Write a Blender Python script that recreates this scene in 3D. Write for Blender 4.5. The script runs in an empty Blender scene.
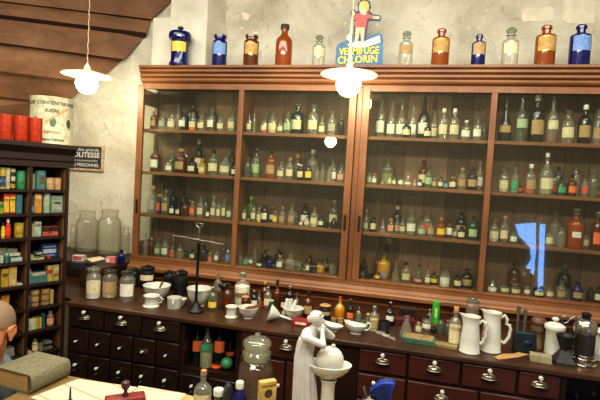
import bpy, math, random
from mathutils import Vector, Matrix
random.seed(7)
sc = bpy.context.scene
COL = sc.collection
PI = math.pi

# ------------------------------------------------------------------ camera
F = 466.99
YAW, PITCH, ROLL = -.23935, -.046758, .057659
CAM = Vector((1.92502, -2.94264, 1.61399))
cy, sy, cp, sp = math.cos(YAW), math.sin(YAW), math.cos(PITCH), math.sin(PITCH)
FW = Vector((sy*cp, cy*cp, sp))
r0 = Vector((cy, -sy, 0)); u0 = r0.cross(FW)
RT = r0*math.cos(ROLL) + u0*math.sin(ROLL)
UP = u0*math.cos(ROLL) - r0*math.sin(ROLL)
camd = bpy.data.cameras.new('camera'); camd.sensor_width = 36; camd.lens = F*36/600
camd.clip_start = .05
cam = bpy.data.objects.new('camera', camd); COL.objects.link(cam)
cam.matrix_world = Matrix(((RT.x, UP.x, -FW.x, CAM.x), (RT.y, UP.y, -FW.y, CAM.y), (RT.z, UP.z, -FW.z, CAM.z), (0, 0, 0, 1)))
sc.camera = cam

def ray(x, y): return FW + RT*((x-300)/F) - UP*((y-200)/F)
def on_y(x, y, Y): d = ray(x, y); return CAM + d*((Y-CAM.y)/d.y)
def on_z(x, y, Z): d = ray(x, y); return CAM + d*((Z-CAM.z)/d.z)
def on_plane(x, y, p0, n): d = ray(x, y); return CAM + d*((p0-CAM).dot(n)/d.dot(n))
def depth(p): return (p-CAM).dot(FW)
def at_depth(x, y, D): return CAM + ray(x, y)*D

# ------------------------------------------------------------------ materials
def lin(c):
    return tuple(((v/255)/12.92 if v/255 <= .04045 else ((v/255+.055)/1.055)**2.4) for v in c)
def rgba(c): return (*lin(c), 1)
class NT:
    def __init__(s, name):
        s.m = bpy.data.materials.new(name); s.m.use_nodes = True
        s.t = s.m.node_tree; s.t.nodes.clear()
        s.out = s.t.nodes.new('ShaderNodeOutputMaterial')
    def n(s, kind, **kw):
        o = s.t.nodes.new('ShaderNode'+kind)
        for k, v in kw.items():
            if hasattr(o, k): setattr(o, k, v)
            else: o.inputs[k].default_value = v
        return o
    def l(s, a, ao, b, bi): s.t.links.new(a.outputs[ao], b.inputs[bi])
    def ramp(s, stops):
        r = s.n('ValToRGB'); e = r.color_ramp.elements
        while len(e) < len(stops): e.new(.5)
        for i, (p, c) in enumerate(stops): e[i].position = p; e[i].color = rgba(c)
        return r
CACHE = {}
def plain(name, c, rough=.5, metal=0, var=.12, scale=40, spec=.5, coat=0):
    if name in CACHE: return CACHE[name]
    T = NT(name); b = T.n('BsdfPrincipled', Roughness=rough, Metallic=metal)
    b.inputs['Specular IOR Level'].default_value = spec
    b.inputs['Coat Weight'].default_value = coat
    tc = T.n('TexCoord'); nz = T.n('TexNoise', Scale=scale, Detail=3.0)
    T.l(tc, 'Object', nz, 'Vector')
    lo = tuple(v*(1-var) for v in c); hi = tuple(min(255, v*(1+var)) for v in c)
    r = T.ramp([(.3, lo), (.7, hi)]); T.l(nz, 'Fac', r, 'Fac'); T.l(r, 'Color', b, 'Base Color')
    T.l(b, 'BSDF', T.out, 'Surface'); CACHE[name] = T.m; return T.m
def wood(name, c1, c2, axis='x', scale=14, rough=.45, bump=.15, planks=None):
    if name in CACHE: return CACHE[name]
    T = NT(name); b = T.n('BsdfPrincipled', Roughness=rough)
    tc = T.n('TexCoord'); mp = T.n('Mapping')
    s = {'x': (.07, 1, 1), 'y': (1, .07, 1), 'z': (1, 1, .07)}[axis]
    mp.inputs['Scale'].default_value = s
    T.l(tc, 'Object', mp, 'Vector')
    nz = T.n('TexNoise', Scale=scale*3, Detail=6.0, Roughness=.65, Distortion=.6); T.l(mp, 'Vector', nz, 'Vector')
    n2 = T.n('TexNoise', Scale=3.0, Detail=2.0); T.l(tc, 'Object', n2, 'Vector')
    ad = T.n('Math', operation='MULTIPLY_ADD'); ad.inputs[1].default_value = .55
    T.l(n2, 'Fac', ad, 0)
    ml = T.n('Math', operation='MULTIPLY'); ml.inputs[1].default_value = .45; T.l(nz, 'Fac', ml, 0)
    T.l(ml, 0, ad, 2)
    last = ad
    if planks:
        sx = T.n('SeparateXYZ'); T.l(tc, 'Object', sx, 'Vector')
        dv = T.n('Math', operation='DIVIDE'); dv.inputs[1].default_value = planks; T.l(sx, 'X', dv, 0)
        fl = T.n('Math', operation='FLOOR'); T.l(dv, 0, fl, 0)
        wn = T.n('TexWhiteNoise', noise_dimensions='1D'); T.l(fl, 0, wn, 'W')
        m2 = T.n('Math', operation='MULTIPLY_ADD'); m2.inputs[1].default_value = .34; T.l(wn, 'Value', m2, 0)
        m3 = T.n('Math', operation='SUBTRACT'); m3.inputs[1].default_value = .17; T.l(ad, 0, m3, 0); T.l(m3, 0, m2, 2)
        fr = T.n('Math', operation='FRACT'); T.l(dv, 0, fr, 0)
        lt = T.n('Math', operation='LESS_THAN'); lt.inputs[1].default_value = .04; T.l(fr, 0, lt, 0)
        m4 = T.n('Math', operation='MULTIPLY_ADD'); m4.inputs[1].default_value = -.4; T.l(lt, 0, m4, 0); T.l(m2, 0, m4, 2)
        last = m4
    r = T.ramp([(.28, c1), (.72, c2)]); T.l(last, 0, r, 'Fac'); T.l(r, 'Color', b, 'Base Color')
    bp = T.n('Bump', Strength=bump, Distance=.002); T.l(nz, 'Fac', bp, 'Height'); T.l(bp, 'Normal', b, 'Normal')
    T.l(b, 'BSDF', T.out, 'Surface'); CACHE[name] = T.m; return T.m
def glass(name, tint, body, bodyfac, rough=.06, edge=.5):
    """thin blown glass: see-through in the middle, darker and shinier at the rim"""
    if name in CACHE: return CACHE[name]
    T = NT(name)
    lw = T.n('LayerWeight', Blend=.5)
    tr = T.n('BsdfTransparent')
    mc = T.n('MixRGB'); mc.inputs[1].default_value = rgba(tint); mc.inputs[2].default_value = rgba(tuple(v*edge for v in tint))
    fp = T.n('Math', operation='POWER'); fp.inputs[1].default_value = 3.0; T.l(lw, 'Facing', fp, 0); T.l(fp, 0, mc, 0); T.l(mc, 0, tr, 'Color')
    pb = T.n('BsdfPrincipled', Roughness=.35); pb.inputs['Base Color'].default_value = rgba(body)
    tl = T.n('BsdfTranslucent'); tl.inputs['Color'].default_value = rgba(body)
    m0 = T.n('MixShader', Fac=.4); T.l(pb, 0, m0, 1); T.l(tl, 0, m0, 2)
    m1 = T.n('MixShader', Fac=bodyfac); T.l(tr, 0, m1, 1); T.l(m0, 0, m1, 2)
    gl = T.n('BsdfGlossy', Roughness=rough)
    lf = T.n('LayerWeight', Blend=.5)
    pw = T.n('Math', operation='POWER'); pw.inputs[1].default_value = 5.0; T.l(lf, 'Facing', pw, 0)
    fr = T.n('Math', operation='MULTIPLY_ADD'); fr.inputs[1].default_value = .8; fr.inputs[2].default_value = .055; T.l(pw, 0, fr, 0)
    m2 = T.n('MixShader'); T.l(fr, 0, m2, 'Fac'); T.l(m1, 0, m2, 1); T.l(gl, 0, m2, 2)
    T.l(m2, 0, T.out, 'Surface'); CACHE[name] = T.m; return T.m
def emit(name, c, s):
    T = NT(name); e = T.n('Emission', Strength=s); e.inputs['Color'].default_value = rgba(c)
    T.l(e, 0, T.out, 'Surface'); return T.m

W_FRAME = wood('varnished_frame_wood', (86, 52, 28), (146, 98, 58), 'z', 10)
W_RAIL = wood('varnished_rail_wood', (88, 53, 29), (148, 99, 59), 'x', 10)
W_SHELF = wood('shelf_wood', (90, 56, 30), (148, 98, 58), 'x', 12)
W_BACK = wood('old_back_planks', (80, 58, 44), (150, 118, 94), 'z', 9, .7, .2, planks=.137)
W_DARK = wood('dark_counter_wood', (25, 15, 11), (48, 27, 19), 'x', 10, .4)
W_DRAWER = wood('drawer_front_wood', (50, 25, 17), (84, 42, 28), 'x', 10, .4)
W_TOP = wood('worktop_wood', (42, 26, 17), (82, 52, 32), 'x', 12, .35)
W_BLACK = wood('black_stained_wood', (26, 16, 13), (48, 30, 24), 'z', 9, .45)
W_CELL = wood('pigeonhole_lining_wood', (92, 62, 36), (150, 110, 68), 'z', 9, .65)
W_PLANK = wood('ceiling_plank_wood', (92, 64, 44), (152, 112, 80), 'x', 4, .75, .3)
W_LIP_SHADE = wood('plank_lip_shade', (46, 30, 24), (74, 50, 38), 'x', 4, .8, .3)
W_DESK = wood('desk_wood', (104, 84, 48), (146, 122, 76), 'x', 12, .5)
W_FLOOR = wood('floor_wood', (66, 44, 30), (108, 74, 50), 'y', 6, .6, planks=.16)
W_BACKBOARD = wood('backboard_wood', (120, 66, 40), (172, 106, 66), 'x', 10, .5)

def plaster():
    T = NT('aged_plaster'); b = T.n('BsdfPrincipled', Roughness=.9)
    tc = T.n('TexCoord')
    n1 = T.n('TexNoise', Scale=2.2, Detail=6.0, Roughness=.65, Distortion=.4); T.l(tc, 'Object', n1, 'Vector')
    r1 = T.ramp([(.32, (178, 172, 152)), (.5, (206, 201, 182)), (.7, (226, 221, 206))]); T.l(n1, 'Fac', r1, 'Fac')
    n2 = T.n('TexNoise', Scale=11.0, Detail=5.0, Roughness=.7, Distortion=1.2); T.l(tc, 'Object', n2, 'Vector')
    r2 = T.ramp([(.60, (0, 0, 0)), (.68, (255, 255, 255))]); T.l(n2, 'Fac', r2, 'Fac')
    mx = T.n('MixRGB'); mx.inputs[2].default_value = rgba((142, 138, 122)); T.l(r1, 'Color', mx, 1)
    mm = T.n('Math', operation='MULTIPLY'); mm.inputs[1].default_value = .55; T.l(r2, 'Color', mm, 0); T.l(mm, 0, mx, 0)
    n3 = T.n('TexNoise', Scale=16.0, Detail=4.0, Distortion=2.0); T.l(tc, 'Object', n3, 'Vector')
    r3 = T.ramp([(.66, (0, 0, 0)), (.7, (255, 255, 255))]); T.l(n3, 'Fac', r3, 'Fac')
    m3 = T.n('MixRGB'); m3.inputs[2].default_value = rgba((236, 230, 216)); T.l(mx, 0, m3, 1)
    mq = T.n('Math', operation='MULTIPLY'); mq.inputs[1].default_value = .7; T.l(r3, 'Color', mq, 0); T.l(mq, 0, m3, 0)
    T.l(m3, 0, b, 'Base Color')
    bp = T.n('Bump', Strength=.5, Distance=.012); T.l(n2, 'Fac', bp, 'Height'); T.l(bp, 'Normal', b, 'Normal')
    T.l(b, 0, T.out, 'Surface'); return T.m
PLASTER = plaster()
WHITEWASH = plain('whitewash', (206, 202, 186), .9, var=.06, scale=7)
PATCH = plain('fresh_plaster', (222, 214, 192), .9, var=.05, scale=14)
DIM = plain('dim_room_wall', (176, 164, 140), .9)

PORC = plain('white_porcelain', (204, 204, 192), .18, var=.02, spec=.6)
BISQUE = plain('white_bisque', (194, 194, 190), .4, var=.03)
IRON = plain('black_iron', (38, 36, 36), .4, .6)
STEEL = plain('old_steel', (148, 146, 140), .32, .9)
NICKEL = plain('worn_nickel', (150, 148, 130), .3, .9)
CHROME = plain('chrome', (200, 196, 188), .12, 1)
PEWTER = plain('pewter', (92, 90, 88), .3, .85)
BRASS = plain('brass', (176, 140, 70), .3, .9)
BLACK = plain('black_lacquer', (24, 23, 24), .35)
PAPER = plain('cream_paper', (224, 208, 170), .85, var=.05)
SHEET = plain('white_paper', (224, 216, 196), .85, var=.03)
CORK = plain('cork', (166, 122, 78), .85, var=.25, scale=200)
CLEAR_STOP = glass('stopper_glass', (214, 222, 212), (196, 206, 194), .22)
def paint(c, rough=.45, nm=None): return plain(nm or 'paint_%02x%02x%02x' % c, c, rough)

GL = {  # key: (material, words)
 'c': (glass('clear_glass', (250, 250, 244), (222, 222, 206), .19, edge=.6), 'clear'),
 'k': (glass('smoky_glass', (204, 208, 198), (160, 162, 150), .3, edge=.65), 'smoky grey'),
 'd': (glass('dark_glass', (96, 104, 96), (52, 57, 53), .55), 'dark'),
 'a': (glass('amber_glass', (186, 112, 48), (126, 70, 26), .55), 'amber'),
 'r': (glass('redbrown_glass', (168, 84, 54), (126, 60, 40), .6), 'red-brown'),
 'o': (glass('orange_glass', (226, 142, 58), (176, 100, 36), .58), 'orange'),
 'y': (glass('yellow_glass', (240, 204, 70), (226, 182, 44), .7), 'yellow'),
 'b': (glass('cobalt_glass', (30, 48, 150), (16, 28, 118), .75, edge=.7), 'cobalt blue'),
 't': (glass('teal_glass', (36, 84, 84), (24, 62, 64), .7), 'dark teal'),
 'g': (glass('green_glass', (220, 230, 208), (172, 182, 152), .3, edge=.65), 'pale green'),
 'l': (glass('lime_glass', (150, 190, 70), (130, 168, 50), .6), 'lime green'),
 'e': (glass('emerald_glass', (40, 130, 90), (24, 104, 70), .65), 'emerald'),
}
LB = {'c': ((206, 194, 158), 'cream'), 'w': ((214, 212, 196), 'white'), 't': ((168, 140, 100), 'tan'), 'g': ((158, 178, 140), 'greenish'),
      'o': ((222, 110, 60), 'orange'), 'r': ((204, 84, 70), 'red'), 'y': ((224, 190, 70), 'yellow'), 'b': ((110, 140, 190), 'pale blue'),
      'n': ((120, 90, 62), 'brown'), 'p': ((214, 150, 130), 'pink'), 'e': ((70, 150, 110), 'green'), 'm': ((150, 150, 132), 'grey')}
CT = {'y': ((234, 186, 40), 'yellow'), 'o': ((224, 112, 30), 'orange'), 'r': ((178, 58, 44), 'red'), 'n': ((118, 74, 44), 'brown'), 'w': ((240, 238, 226), 'white'),
      'c': ((202, 186, 140), 'cream'), 'e': ((70, 150, 112), 'green'), 'b': ((40, 60, 120), 'blue'), 'd': ((40, 36, 32), 'dark'), 'g': ((150, 160, 120), 'greenish')}
SP = {'g': CLEAR_STOP, 'k': BLACK, 'n': CORK, 'w': PORC, 'r': paint((170, 60, 40)), 'y': paint((220, 200, 90)), 'b': paint((50, 80, 120)), 'd': GL['d'][0], 'l': paint((170, 200, 60)),
      'a': GL['a'][0], 'B': GL['b'][0], 's': STEEL}

# ------------------------------------------------------------------ mesh building
class MB:
    def __init__(s): s.v = []; s.f = []; s.mi = []
    def add(s, vs, fs, m=0, T=None):
        o = len(s.v)
        for v in vs:
            v = Vector(v); s.v.append(T @ v if T else v)
        for f in fs: s.f.append([i+o for i in f]); s.mi.append(m)
        return s
    def box(s, x0, x1, y0, y1, z0, z1, m=0, T=None):
        vs = [(x, y, z) for z in (z0, z1) for y in (y0, y1) for x in (x0, x1)]
        return s.add(vs, [(0, 2, 3, 1), (4, 5, 7, 6), (0, 1, 5, 4), (2, 6, 7, 3), (0, 4, 6, 2), (1, 3, 7, 5)], m, T)
    def lathe(s, prof, seg=16, m=0, T=None, fn=None, sq=None):
        vs = []; fs = []; n = seg
        for (r, z) in prof:
            for k in range(n):
                a = 2*PI*(k+.5)/n
                x, y = math.cos(a), math.sin(a)
                if sq and r > 0:
                    q = (abs(x)**sq + abs(y)**sq)**(-1/sq); x *= q; y *= q
                p = Vector((r*x, r*y, z))
                vs.append(fn(p) if fn else p)
        for i in range(len(prof)-1):
            for k in range(n):
                fs.append((i*n+k, i*n+(k+1) % n, (i+1)*n+(k+1) % n, (i+1)*n+k))
        if prof[0][0] > 1e-6: fs.append(tuple(range(n-1, -1, -1)))
        if prof[-1][0] > 1e-6: fs.append(tuple((len(prof)-1)*n+k for k in range(n)))
        return s.add(vs, fs, m, T)
    def tube(s, pts, r, seg=8, m=0, T=None):
        pts = [Vector(p) for p in pts]; vs = []; fs = []; N = len(pts)
        rr = r if isinstance(r, (list, tuple)) else [r]*N
        ref = Vector((.13, .31, .94)).normalized()
        for i, p in enumerate(pts):
            t = (pts[min(i+1, N-1)]-pts[max(i-1, 0)]).normalized()
            a = t.cross(ref)
            if a.length < .05: a = t.cross(Vector((1, 0, 0)))
            a.normalize(); b = t.cross(a)
            for k in range(seg):
                w = 2*PI*k/seg; vs.append(p+(a*math.cos(w)+b*math.sin(w))*rr[i])
        for i in range(N-1):
            for k in range(seg): fs.append((i*seg+k, i*seg+(k+1) % seg, (i+1)*seg+(k+1) % seg, (i+1)*seg+k))
        fs.append(tuple(range(seg-1, -1, -1))); fs.append(tuple((N-1)*seg+k for k in range(seg)))
        return s.add(vs, fs, m, T)
    def ell(s, c, rad, m=0, seg=16, rings=10, R=None):
        prof = [(math.sin(PI*i/rings), -math.cos(PI*i/rings)) for i in range(rings+1)]
        c = Vector(c); rad = Vector(rad if not isinstance(rad, (int, float)) else (rad,)*3)
        def fn(p):
            q = Vector((p.x*rad.x, p.y*rad.y, p.z*rad.z))
            return c + (R @ q if R else q)
        return s.lathe(prof, seg, m, None, fn)
    def cap(s, p0, p1, r0, r1=None, seg=14, m=0):
        r1 = r0 if r1 is None else r1
        p0, p1 = Vector(p0), Vector(p1)
        s.tube([p0, p0.lerp(p1, .5), p1], [r0, (r0+r1)/2, r1], seg, m)
        s.ell(p0, r0, m); s.ell(p1, r1, m); return s
    def prism(s, poly, y0, y1, m=0, T=None):
        n = len(poly); vs = [(x, y0, z) for x, z in poly]+[(x, y1, z) for x, z in poly]
        fs = [tuple(range(n)), tuple(range(2*n-1, n-1, -1))]+[(i, i+n, (i+1) % n+n, (i+1) % n) for i in range(n)]
        return s.add(vs, fs, m, T)
    def build(s, name, mats, parent=None, smooth=35, org=None, bevel=0):
        me = bpy.data.meshes.new(name)
        o_ = Vector(org) if org is not None else Vector((0, 0, 0))
        me.from_pydata([tuple(v-o_) for v in s.v], [], s.f)
        if not isinstance(mats, (list, tuple)): mats = [mats]
        for m in mats: me.materials.append(m)
        me.polygons.foreach_set('material_index', s.mi)
        me.update(); me.validate()
        import bmesh
        bm = bmesh.new(); bm.from_mesh(me); bmesh.ops.remove_doubles(bm, verts=bm.verts, dist=1e-6)
        bmesh.ops.recalc_face_normals(bm, faces=bm.faces); bm.to_mesh(me); bm.free()
        if smooth:
            me.shade_smooth(); me.set_sharp_from_angle(angle=math.radians(smooth))
        o = bpy.data.objects.new(name, me); COL.objects.link(o)
        if parent: o.parent = parent
        elif org is not None: o.location = o_
        if bevel:
            b = o.modifiers.new('bevel', 'BEVEL'); b.width = bevel; b.segments = 2; b.limit_method = 'ANGLE'
        return o
def remesh(o, vox, it=6):
    m = o.modifiers.new('r', 'REMESH'); m.mode = 'VOXEL'; m.voxel_size = vox; m.use_smooth_shade = True
    k = o.modifiers.new('s', 'SMOOTH'); k.iterations = it; k.factor = .5
    dg = bpy.context.evaluated_depsgraph_get(); me = bpy.data.meshes.new_from_object(o.evaluated_get(dg))
    o.modifiers.clear(); old = o.data; mats = list(old.materials); o.data = me
    me.materials.clear()
    for q in mats: me.materials.append(q)
    me.shade_smooth(); return o
def tag(o, label, cat, group=None, kind=None):
    o['label'] = label; o['category'] = cat
    if group: o['group'] = group
    if kind: o['kind'] = kind
    return o
def empty(name, label, cat, loc, rz=0, group=None):
    o = bpy.data.objects.new(name, None); o.empty_display_size = .05; COL.objects.link(o)
    o.location = loc; o.rotation_euler = (0, 0, rz); return tag(o, label, cat, group)
def struct(o): o['kind'] = 'structure'; return o
def text(body, size, m, name='lettering', parent=None, bold=.0, cyl=None, T=None, align='CENTER'):
    cu = bpy.data.curves.new(name, 'FONT'); cu.body = body; cu.size = size; cu.align_x = align; cu.align_y = 'CENTER'; cu.extrude = .0004; cu.offset = bold; cu.resolution_u = 3
    o = bpy.data.objects.new(name, cu); COL.objects.link(o)
    dg = bpy.context.evaluated_depsgraph_get(); me = bpy.data.meshes.new_from_object(o.evaluated_get(dg))
    bpy.data.objects.remove(o)
    for v in me.vertices:
        p = v.co
        q = Vector((p.x, -p.z, p.y))                      # stand upright facing -Y
        if cyl:
            a = q.x/cyl; q = Vector(((cyl-q.y)*math.sin(a), -(cyl-q.y)*math.cos(a), q.z))
        v.co = T @ q if T else q
    me.materials.clear(); me.materials.append(m)
    o = bpy.data.objects.new(name, me); COL.objects.link(o)
    if parent: o.parent = parent
    return o
#CONT
# ------------------------------------------------------------------ the room
WY = .30
X0, X1, YB, ZC = -2.1, 4.5, -4.3, 3.05
struct(MB().box(X0, X1, YB, WY+.3, -.1, 0).build('floor', W_FLOOR))
struct(MB().box(X0, X1, YB, WY+.3, ZC, ZC+.1).build('ceiling', W_PLANK))
struct(MB().box(X0, X1, WY, WY+.1, 0, ZC).build('wall_back', PLASTER))
struct(MB().box(X0-.1, X0, YB, WY+.1, 0, ZC).build('wall_left', PLASTER))
struct(MB().box(X1, X1+.1, YB, WY+.1, 0, ZC).build('wall_right', DIM))
struct(MB().box(X0, X1, YB-.1, YB, 0, ZC).build('wall_front', DIM))
# daylight between curtains in the wall behind the camera, mirrored in the cabinet glass
def mirror_pt(x, y, Y):
    d = ray(x, y); s = (-Y-CAM.y)/d.y; p = CAM+d*s; return Vector((p.x, -p.y, p.z))
DAY = emit('daylight', (110, 160, 238), 15)
for n_, pts in enumerate((((515, 224), (535.6, 222.6), (535.6, 250), (534, 270), (531.5, 291), (527, 291), (529.5, 278), (525.5, 268), (531, 258), (529.5, 247), (518, 235)),
              ((539.6, 224), (545, 224), (542.5, 292), (537, 292)))):
    P = [mirror_pt(x, y, YB+.02) for x, y in pts]
    m = MB(); m.add(P, [tuple(range(len(P)))]); struct(m.build('window_%d' % (n_+1), DAY, smooth=0))
# sloping boarded soffit over the left corner
SL = [((176, -2), -34), ((152, 17), -10), ((147, 34), 7), ((125, 57.5), 31), ((96, 79), 58), ((64, 99), 84), ((32, 119), 108), ((0, 138), 132)]
PQ = []
for (x, y), yl in SL:
    p = on_y(x, y, WY); d = ray(-70, yl); q = CAM+d*((p.z-CAM.z)/d.z)
    if (q-p).length > 2.4: q = p+(q-p).normalized()*2.4
    PQ.append((p, q))
m = MB()
for i in range(len(PQ)-1):
    (p, q), (p2, q2) = PQ[i], PQ[i+1]
    n = (q-p).cross(p2-p).normalized()
    if n.dot(CAM-p) < 0: n = -n
    m.add([p, q, q2+n*.06, p2+n*.06], [(0, 1, 2, 3)], 0)
    dn = (p2-p).normalized()*.035
    m.add([p2+n*.06, q2+n*.06, q2+dn, p2+dn], [(0, 1, 2, 3)], 1)  # lip in darker colour paints the shadow line under each plank edge
so = struct(m.build('ceiling_sloped', [W_PLANK, W_LIP_SHADE], smooth=0))
# whitewashed chimney breast above the cabinet
YF = .07
a, b_ = on_y(152, 40, YF).x, on_y(206, 40, YF).x
c = on_y(227, 40, WY).x
zt = on_y(206, 16, YF).z
def pz(poly, z0, z1, mb):
    n = len(poly); vs = [(x, y, z0) for x, y in poly]+[(x, y, z1) for x, y in poly]
    return mb.add(vs, [tuple(range(n-1, -1, -1)), tuple(range(n, 2*n))]+[(i, (i+1) % n, (i+1) % n+n, i+n) for i in range(n)])
m = MB(); pz([(a, YF), (b_, YF), (c, WY), (a, WY)], 2.3, zt, m)
a2 = on_y(170.5, 8, YF+.02).x
pz([(a2, YF+.02), (b_-.01, YF+.02), (c-.02, WY), (a2, WY)], zt, ZC, m)
struct(m.build('trim_chimney_breast', WHITEWASH, smooth=0, bevel=.006))
def patch(name, pts):
    m = MB(); P = [on_y(x, y, WY-.004) for x, y in pts]; n = len(P)
    m.add([p for p in P]+[p+Vector((0, .006, 0)) for p in P], [tuple(range(n))]+[(i, (i+1) % n, (i+1) % n+n, i+n) for i in range(n)])
    struct(m.build(name, PATCH, smooth=0))
patch('trim_plaster_patch_1', [(522, 10), (528, 8), (540, 8.5), (552, 6.5), (554, 13), (553, 20), (543, 22), (530, 21), (523, 22), (521.5, 16)])
patch('trim_plaster_patch_2', [(564, -6), (596, -8), (595, 10), (594, 23), (580, 24), (566, 23), (563, 20)])
patch('trim_plaster_patch_3', [(241, 12), (246, 12.5), (250, 15), (248, 20), (243, 19)])

# ------------------------------------------------------------------ the glazed cabinet
CL, CR, DIV1, PIER, DIV3 = 0.0, 3.14, .773, 1.556, 2.339
ORG = Vector((1.57, .12, .905))
cab = empty('glazed_cabinet', 'long varnished wooden wall cabinet with glass sliding doors standing on the counter', 'cabinet', ORG)
CB = .25
RX = Matrix.Rotation(PI/2, 4, 'Z')
def cpart(name, mb, mats, parent=cab, **k):
    return mb.build(name, mats, parent, org=ORG, **k)
prof = [(CB, 2.20), (-.012, 2.20), (-.012, 2.212), (-.03, 2.222), (-.036, 2.232), (-.036, 2.242), (-.028, 2.246), (-.046, 2.256), (-.046, 2.27), (-.037, 2.274), (-.056, 2.284), (-.056, 2.298), (-.048, 2.302), (-.066, 2.31), (-.066, 2.325), (CB, 2.325)]
cpart('cornice', MB().prism(prof, -CR-.015, -CL-.03, T=RX), W_RAIL, smooth=0)
prof = [(CB, .905), (-.055, .905), (-.055, .925), (-.048, .935), (-.03, .942), (-.022, .96), (-.022, .985), (CB, .985)]
cpart('base_rail', MB().prism(prof, -CR-.005, -CL+.005, T=RX), W_RAIL, smooth=0)
cpart('back_panel', MB().box(CL, CR, CB-.015, CB, .985, 2.2), W_BACK)
m = MB()
for z in (1.03, 2.12): m.box(CL, CL+.018, .0, CB-.015, z-.045, z+.06)
m.box(CL, CL+.018, 0, .02, .985, 2.2); m.box(CL, CL+.018, CB-.04, CB-.015, .985, 2.2)
sd = cpart('side_frame', m, W_FRAME)
PANE = glass('window_pane', (250, 252, 248), (196, 206, 186), .02, rough=.015, edge=.98)
cpart('glass_pane', MB().box(CL+.006, CL+.01, .02, CB-.04, 1.08, 2.08), PANE, sd)
cpart('side_frame', MB().box(CR-.018, CR, 0, CB-.015, .985, 2.2), W_FRAME)
cpart('centre_post', MB().box(PIER-.017, PIER+.017, -.004, CB-.015, .985, 2.2), W_FRAME, bevel=.003)
for x0, x1 in ((CL+.018, DIV1-.008), (DIV1+.008, PIER-.017), (PIER+.017, DIV3-.008), (DIV3+.008, CR-.018)):
    for z in (1.0, 1.3, 1.6, 1.9):
        cpart('shelf', MB().box(x0, x1, .002, CB-.015, z-.021, z), W_SHELF, bevel=.002)
for x in (DIV1, DIV3): cpart('partition', MB().box(x-.008, x+.008, .004, CB-.015, .985, 2.2), W_FRAME)
for (x0, x1, xm) in ((CL+.006, PIER-.019, DIV1), (PIER+.019, CR-.006, DIV3)):
    m = MB()
    m.box(x0, x0+.045, -.024, -.001, .986, 2.2); m.box(x1-.045, x1, -.024, -.001, .986, 2.2)
    m.box(x0+.045, x1-.045, -.022, -.002, 2.172, 2.2); m.box(x0+.045, x1-.045, -.022, -.002, .986, 1.0)
    d = cpart('door', m, W_FRAME, bevel=.002)
    cpart('mullion', MB().box(xm-.017, xm+.017, -.023, -.002, 1.0, 2.172), W_FRAME, d, bevel=.002)
    for u0, u1 in ((x0+.045, xm-.017), (xm+.017, x1-.045)):
        cpart('glass_pane', MB().box(u0, u1, -.012, -.009, 1.0, 2.172), PANE, d)
    for xx in (x0+.026, x1-.026):
        cpart('finger_pull', MB().box(xx-.008, xx+.008, -.027, -.022, 1.30, 1.40), plain('tarnished_pull', (52, 34, 24), .5, .5), d, bevel=.002)

# ------------------------------------------------------------------ lower counter
TZ = .84
FY = -.69
wt = MB()
poly = [(.055, -.715), (3.35, -.715), (3.35, WY-.005), (-.9, WY-.005), (-.9, -.22), (.055, -.665)]
pz(poly, TZ-.026, TZ, wt)
tag(wt.build('counter_worktop', W_TOP, smooth=0, bevel=.006), 'dark brown wooden worktop running the length of the drawer counter', 'worktop')
tag(MB().box(.0, 3.2, .02, .045, TZ+.001, .904).build('backboard', W_BACKBOARD, smooth=0), 'brown board strip between the counter top and the glazed cabinet', 'board')
KN = PORC
def knob(parent, x, z, o, r=.011, m=KN):
    T = Matrix.Translation(Vector((x, FY-.018, z))-o) @ Matrix.Rotation(PI/2, 4, 'X')
    mb = MB(); mb.lathe([(r*.4, 0), (r*.4, .008), (r*.9, .012), (r, .018), (r*.8, .024), (0, .026)], 12, 0, T)
    return mb.build('knob', m, parent)
def cup(parent, x, z, o):
    mb = MB(); c = Vector((x, FY-.022, z))-o
    mb.ell(c, (.024, .018, .011)); mb.ell(c+Vector((0, -.004, -.006)), (.036, .02, .0035)); mb.ell(c+Vector((0, .004, 0)), (.03, .006, .013))
    return mb.build('cup_pull', NICKEL, parent)
def drawer(unit, o, x0, x1, z0, z1, style, name='drawer', plate=False):
    mb = MB(); mb.box(x0+.004, x1-.004, FY-.016, FY+.02, z0+.004, z1-.004)
    d = mb.build(name, W_DRAWER if x0 > 1 else W_DARK, unit, org=o, bevel=.004)
    xc, zc = (x0+x1)/2, (z0+z1)/2
    if style == 'cup':
        knob(d, xc, z0+.098, o, .0105); cup(d, xc, z0+.066, o)
    elif style == 'knob': knob(d, xc, zc+.002, o, .0065)
    elif style == 'two':
        knob(d, xc, zc+.012, o, .009); knob(d, xc, zc-.018, o, .006, NICKEL)
    elif style == 'panel':
        mb = MB(); mb.box(x0+.045, x1-.045, FY-.012, FY, z0+.05, z1-.05)
        mb.build('panel', W_DARK, d, org=o, bevel=.004); knob(d, x1-.025, z1-.12, o, .009)
    if plate:
        T = Vector((xc, FY-.018, zc))-o
        mb = MB(); mb.box(T.x-.026, T.x+.026, T.y-.002, T.y+.002, T.z-.012, T.z+.012); mb.build('label_holder', plain('dull_plate', (70, 52, 44), .5), d, bevel=.002)
    return d
def unit(label, x0, x1, openings=None, y1=.28):
    o = Vector(((x0+x1)/2, FY+.2, 0))
    u = empty('drawer_unit' if not openings else 'open_counter_unit', label, 'cabinet', o)
    m = MB()
    if not openings:
        m.box(x0, x1, FY, y1, 0, TZ-.027)
        m.build('carcass', W_DARK, u, org=o)
    else:
        z0, z1 = openings
        m.box(x0, x1, FY, y1, 0, z0-.02)
        m.box(x0, x0+.02, FY, y1, z0-.02, TZ-.027); m.box(x1-.02, x1, FY, y1, z0-.02, TZ-.027)
        m.box(x0+.02, x1-.02, FY+.42, FY+.44, z0, TZ-.027); m.box(x0+.02, x1-.02, FY, FY+.42, z1, TZ-.027)
        m.build('carcass', W_DARK, u, org=o)
        MB().box(x0+.02, x1-.02, FY+.003, FY+.42, z0-.02, z0).build('shelf', W_DARK, u, org=o)
    return u, o
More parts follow.
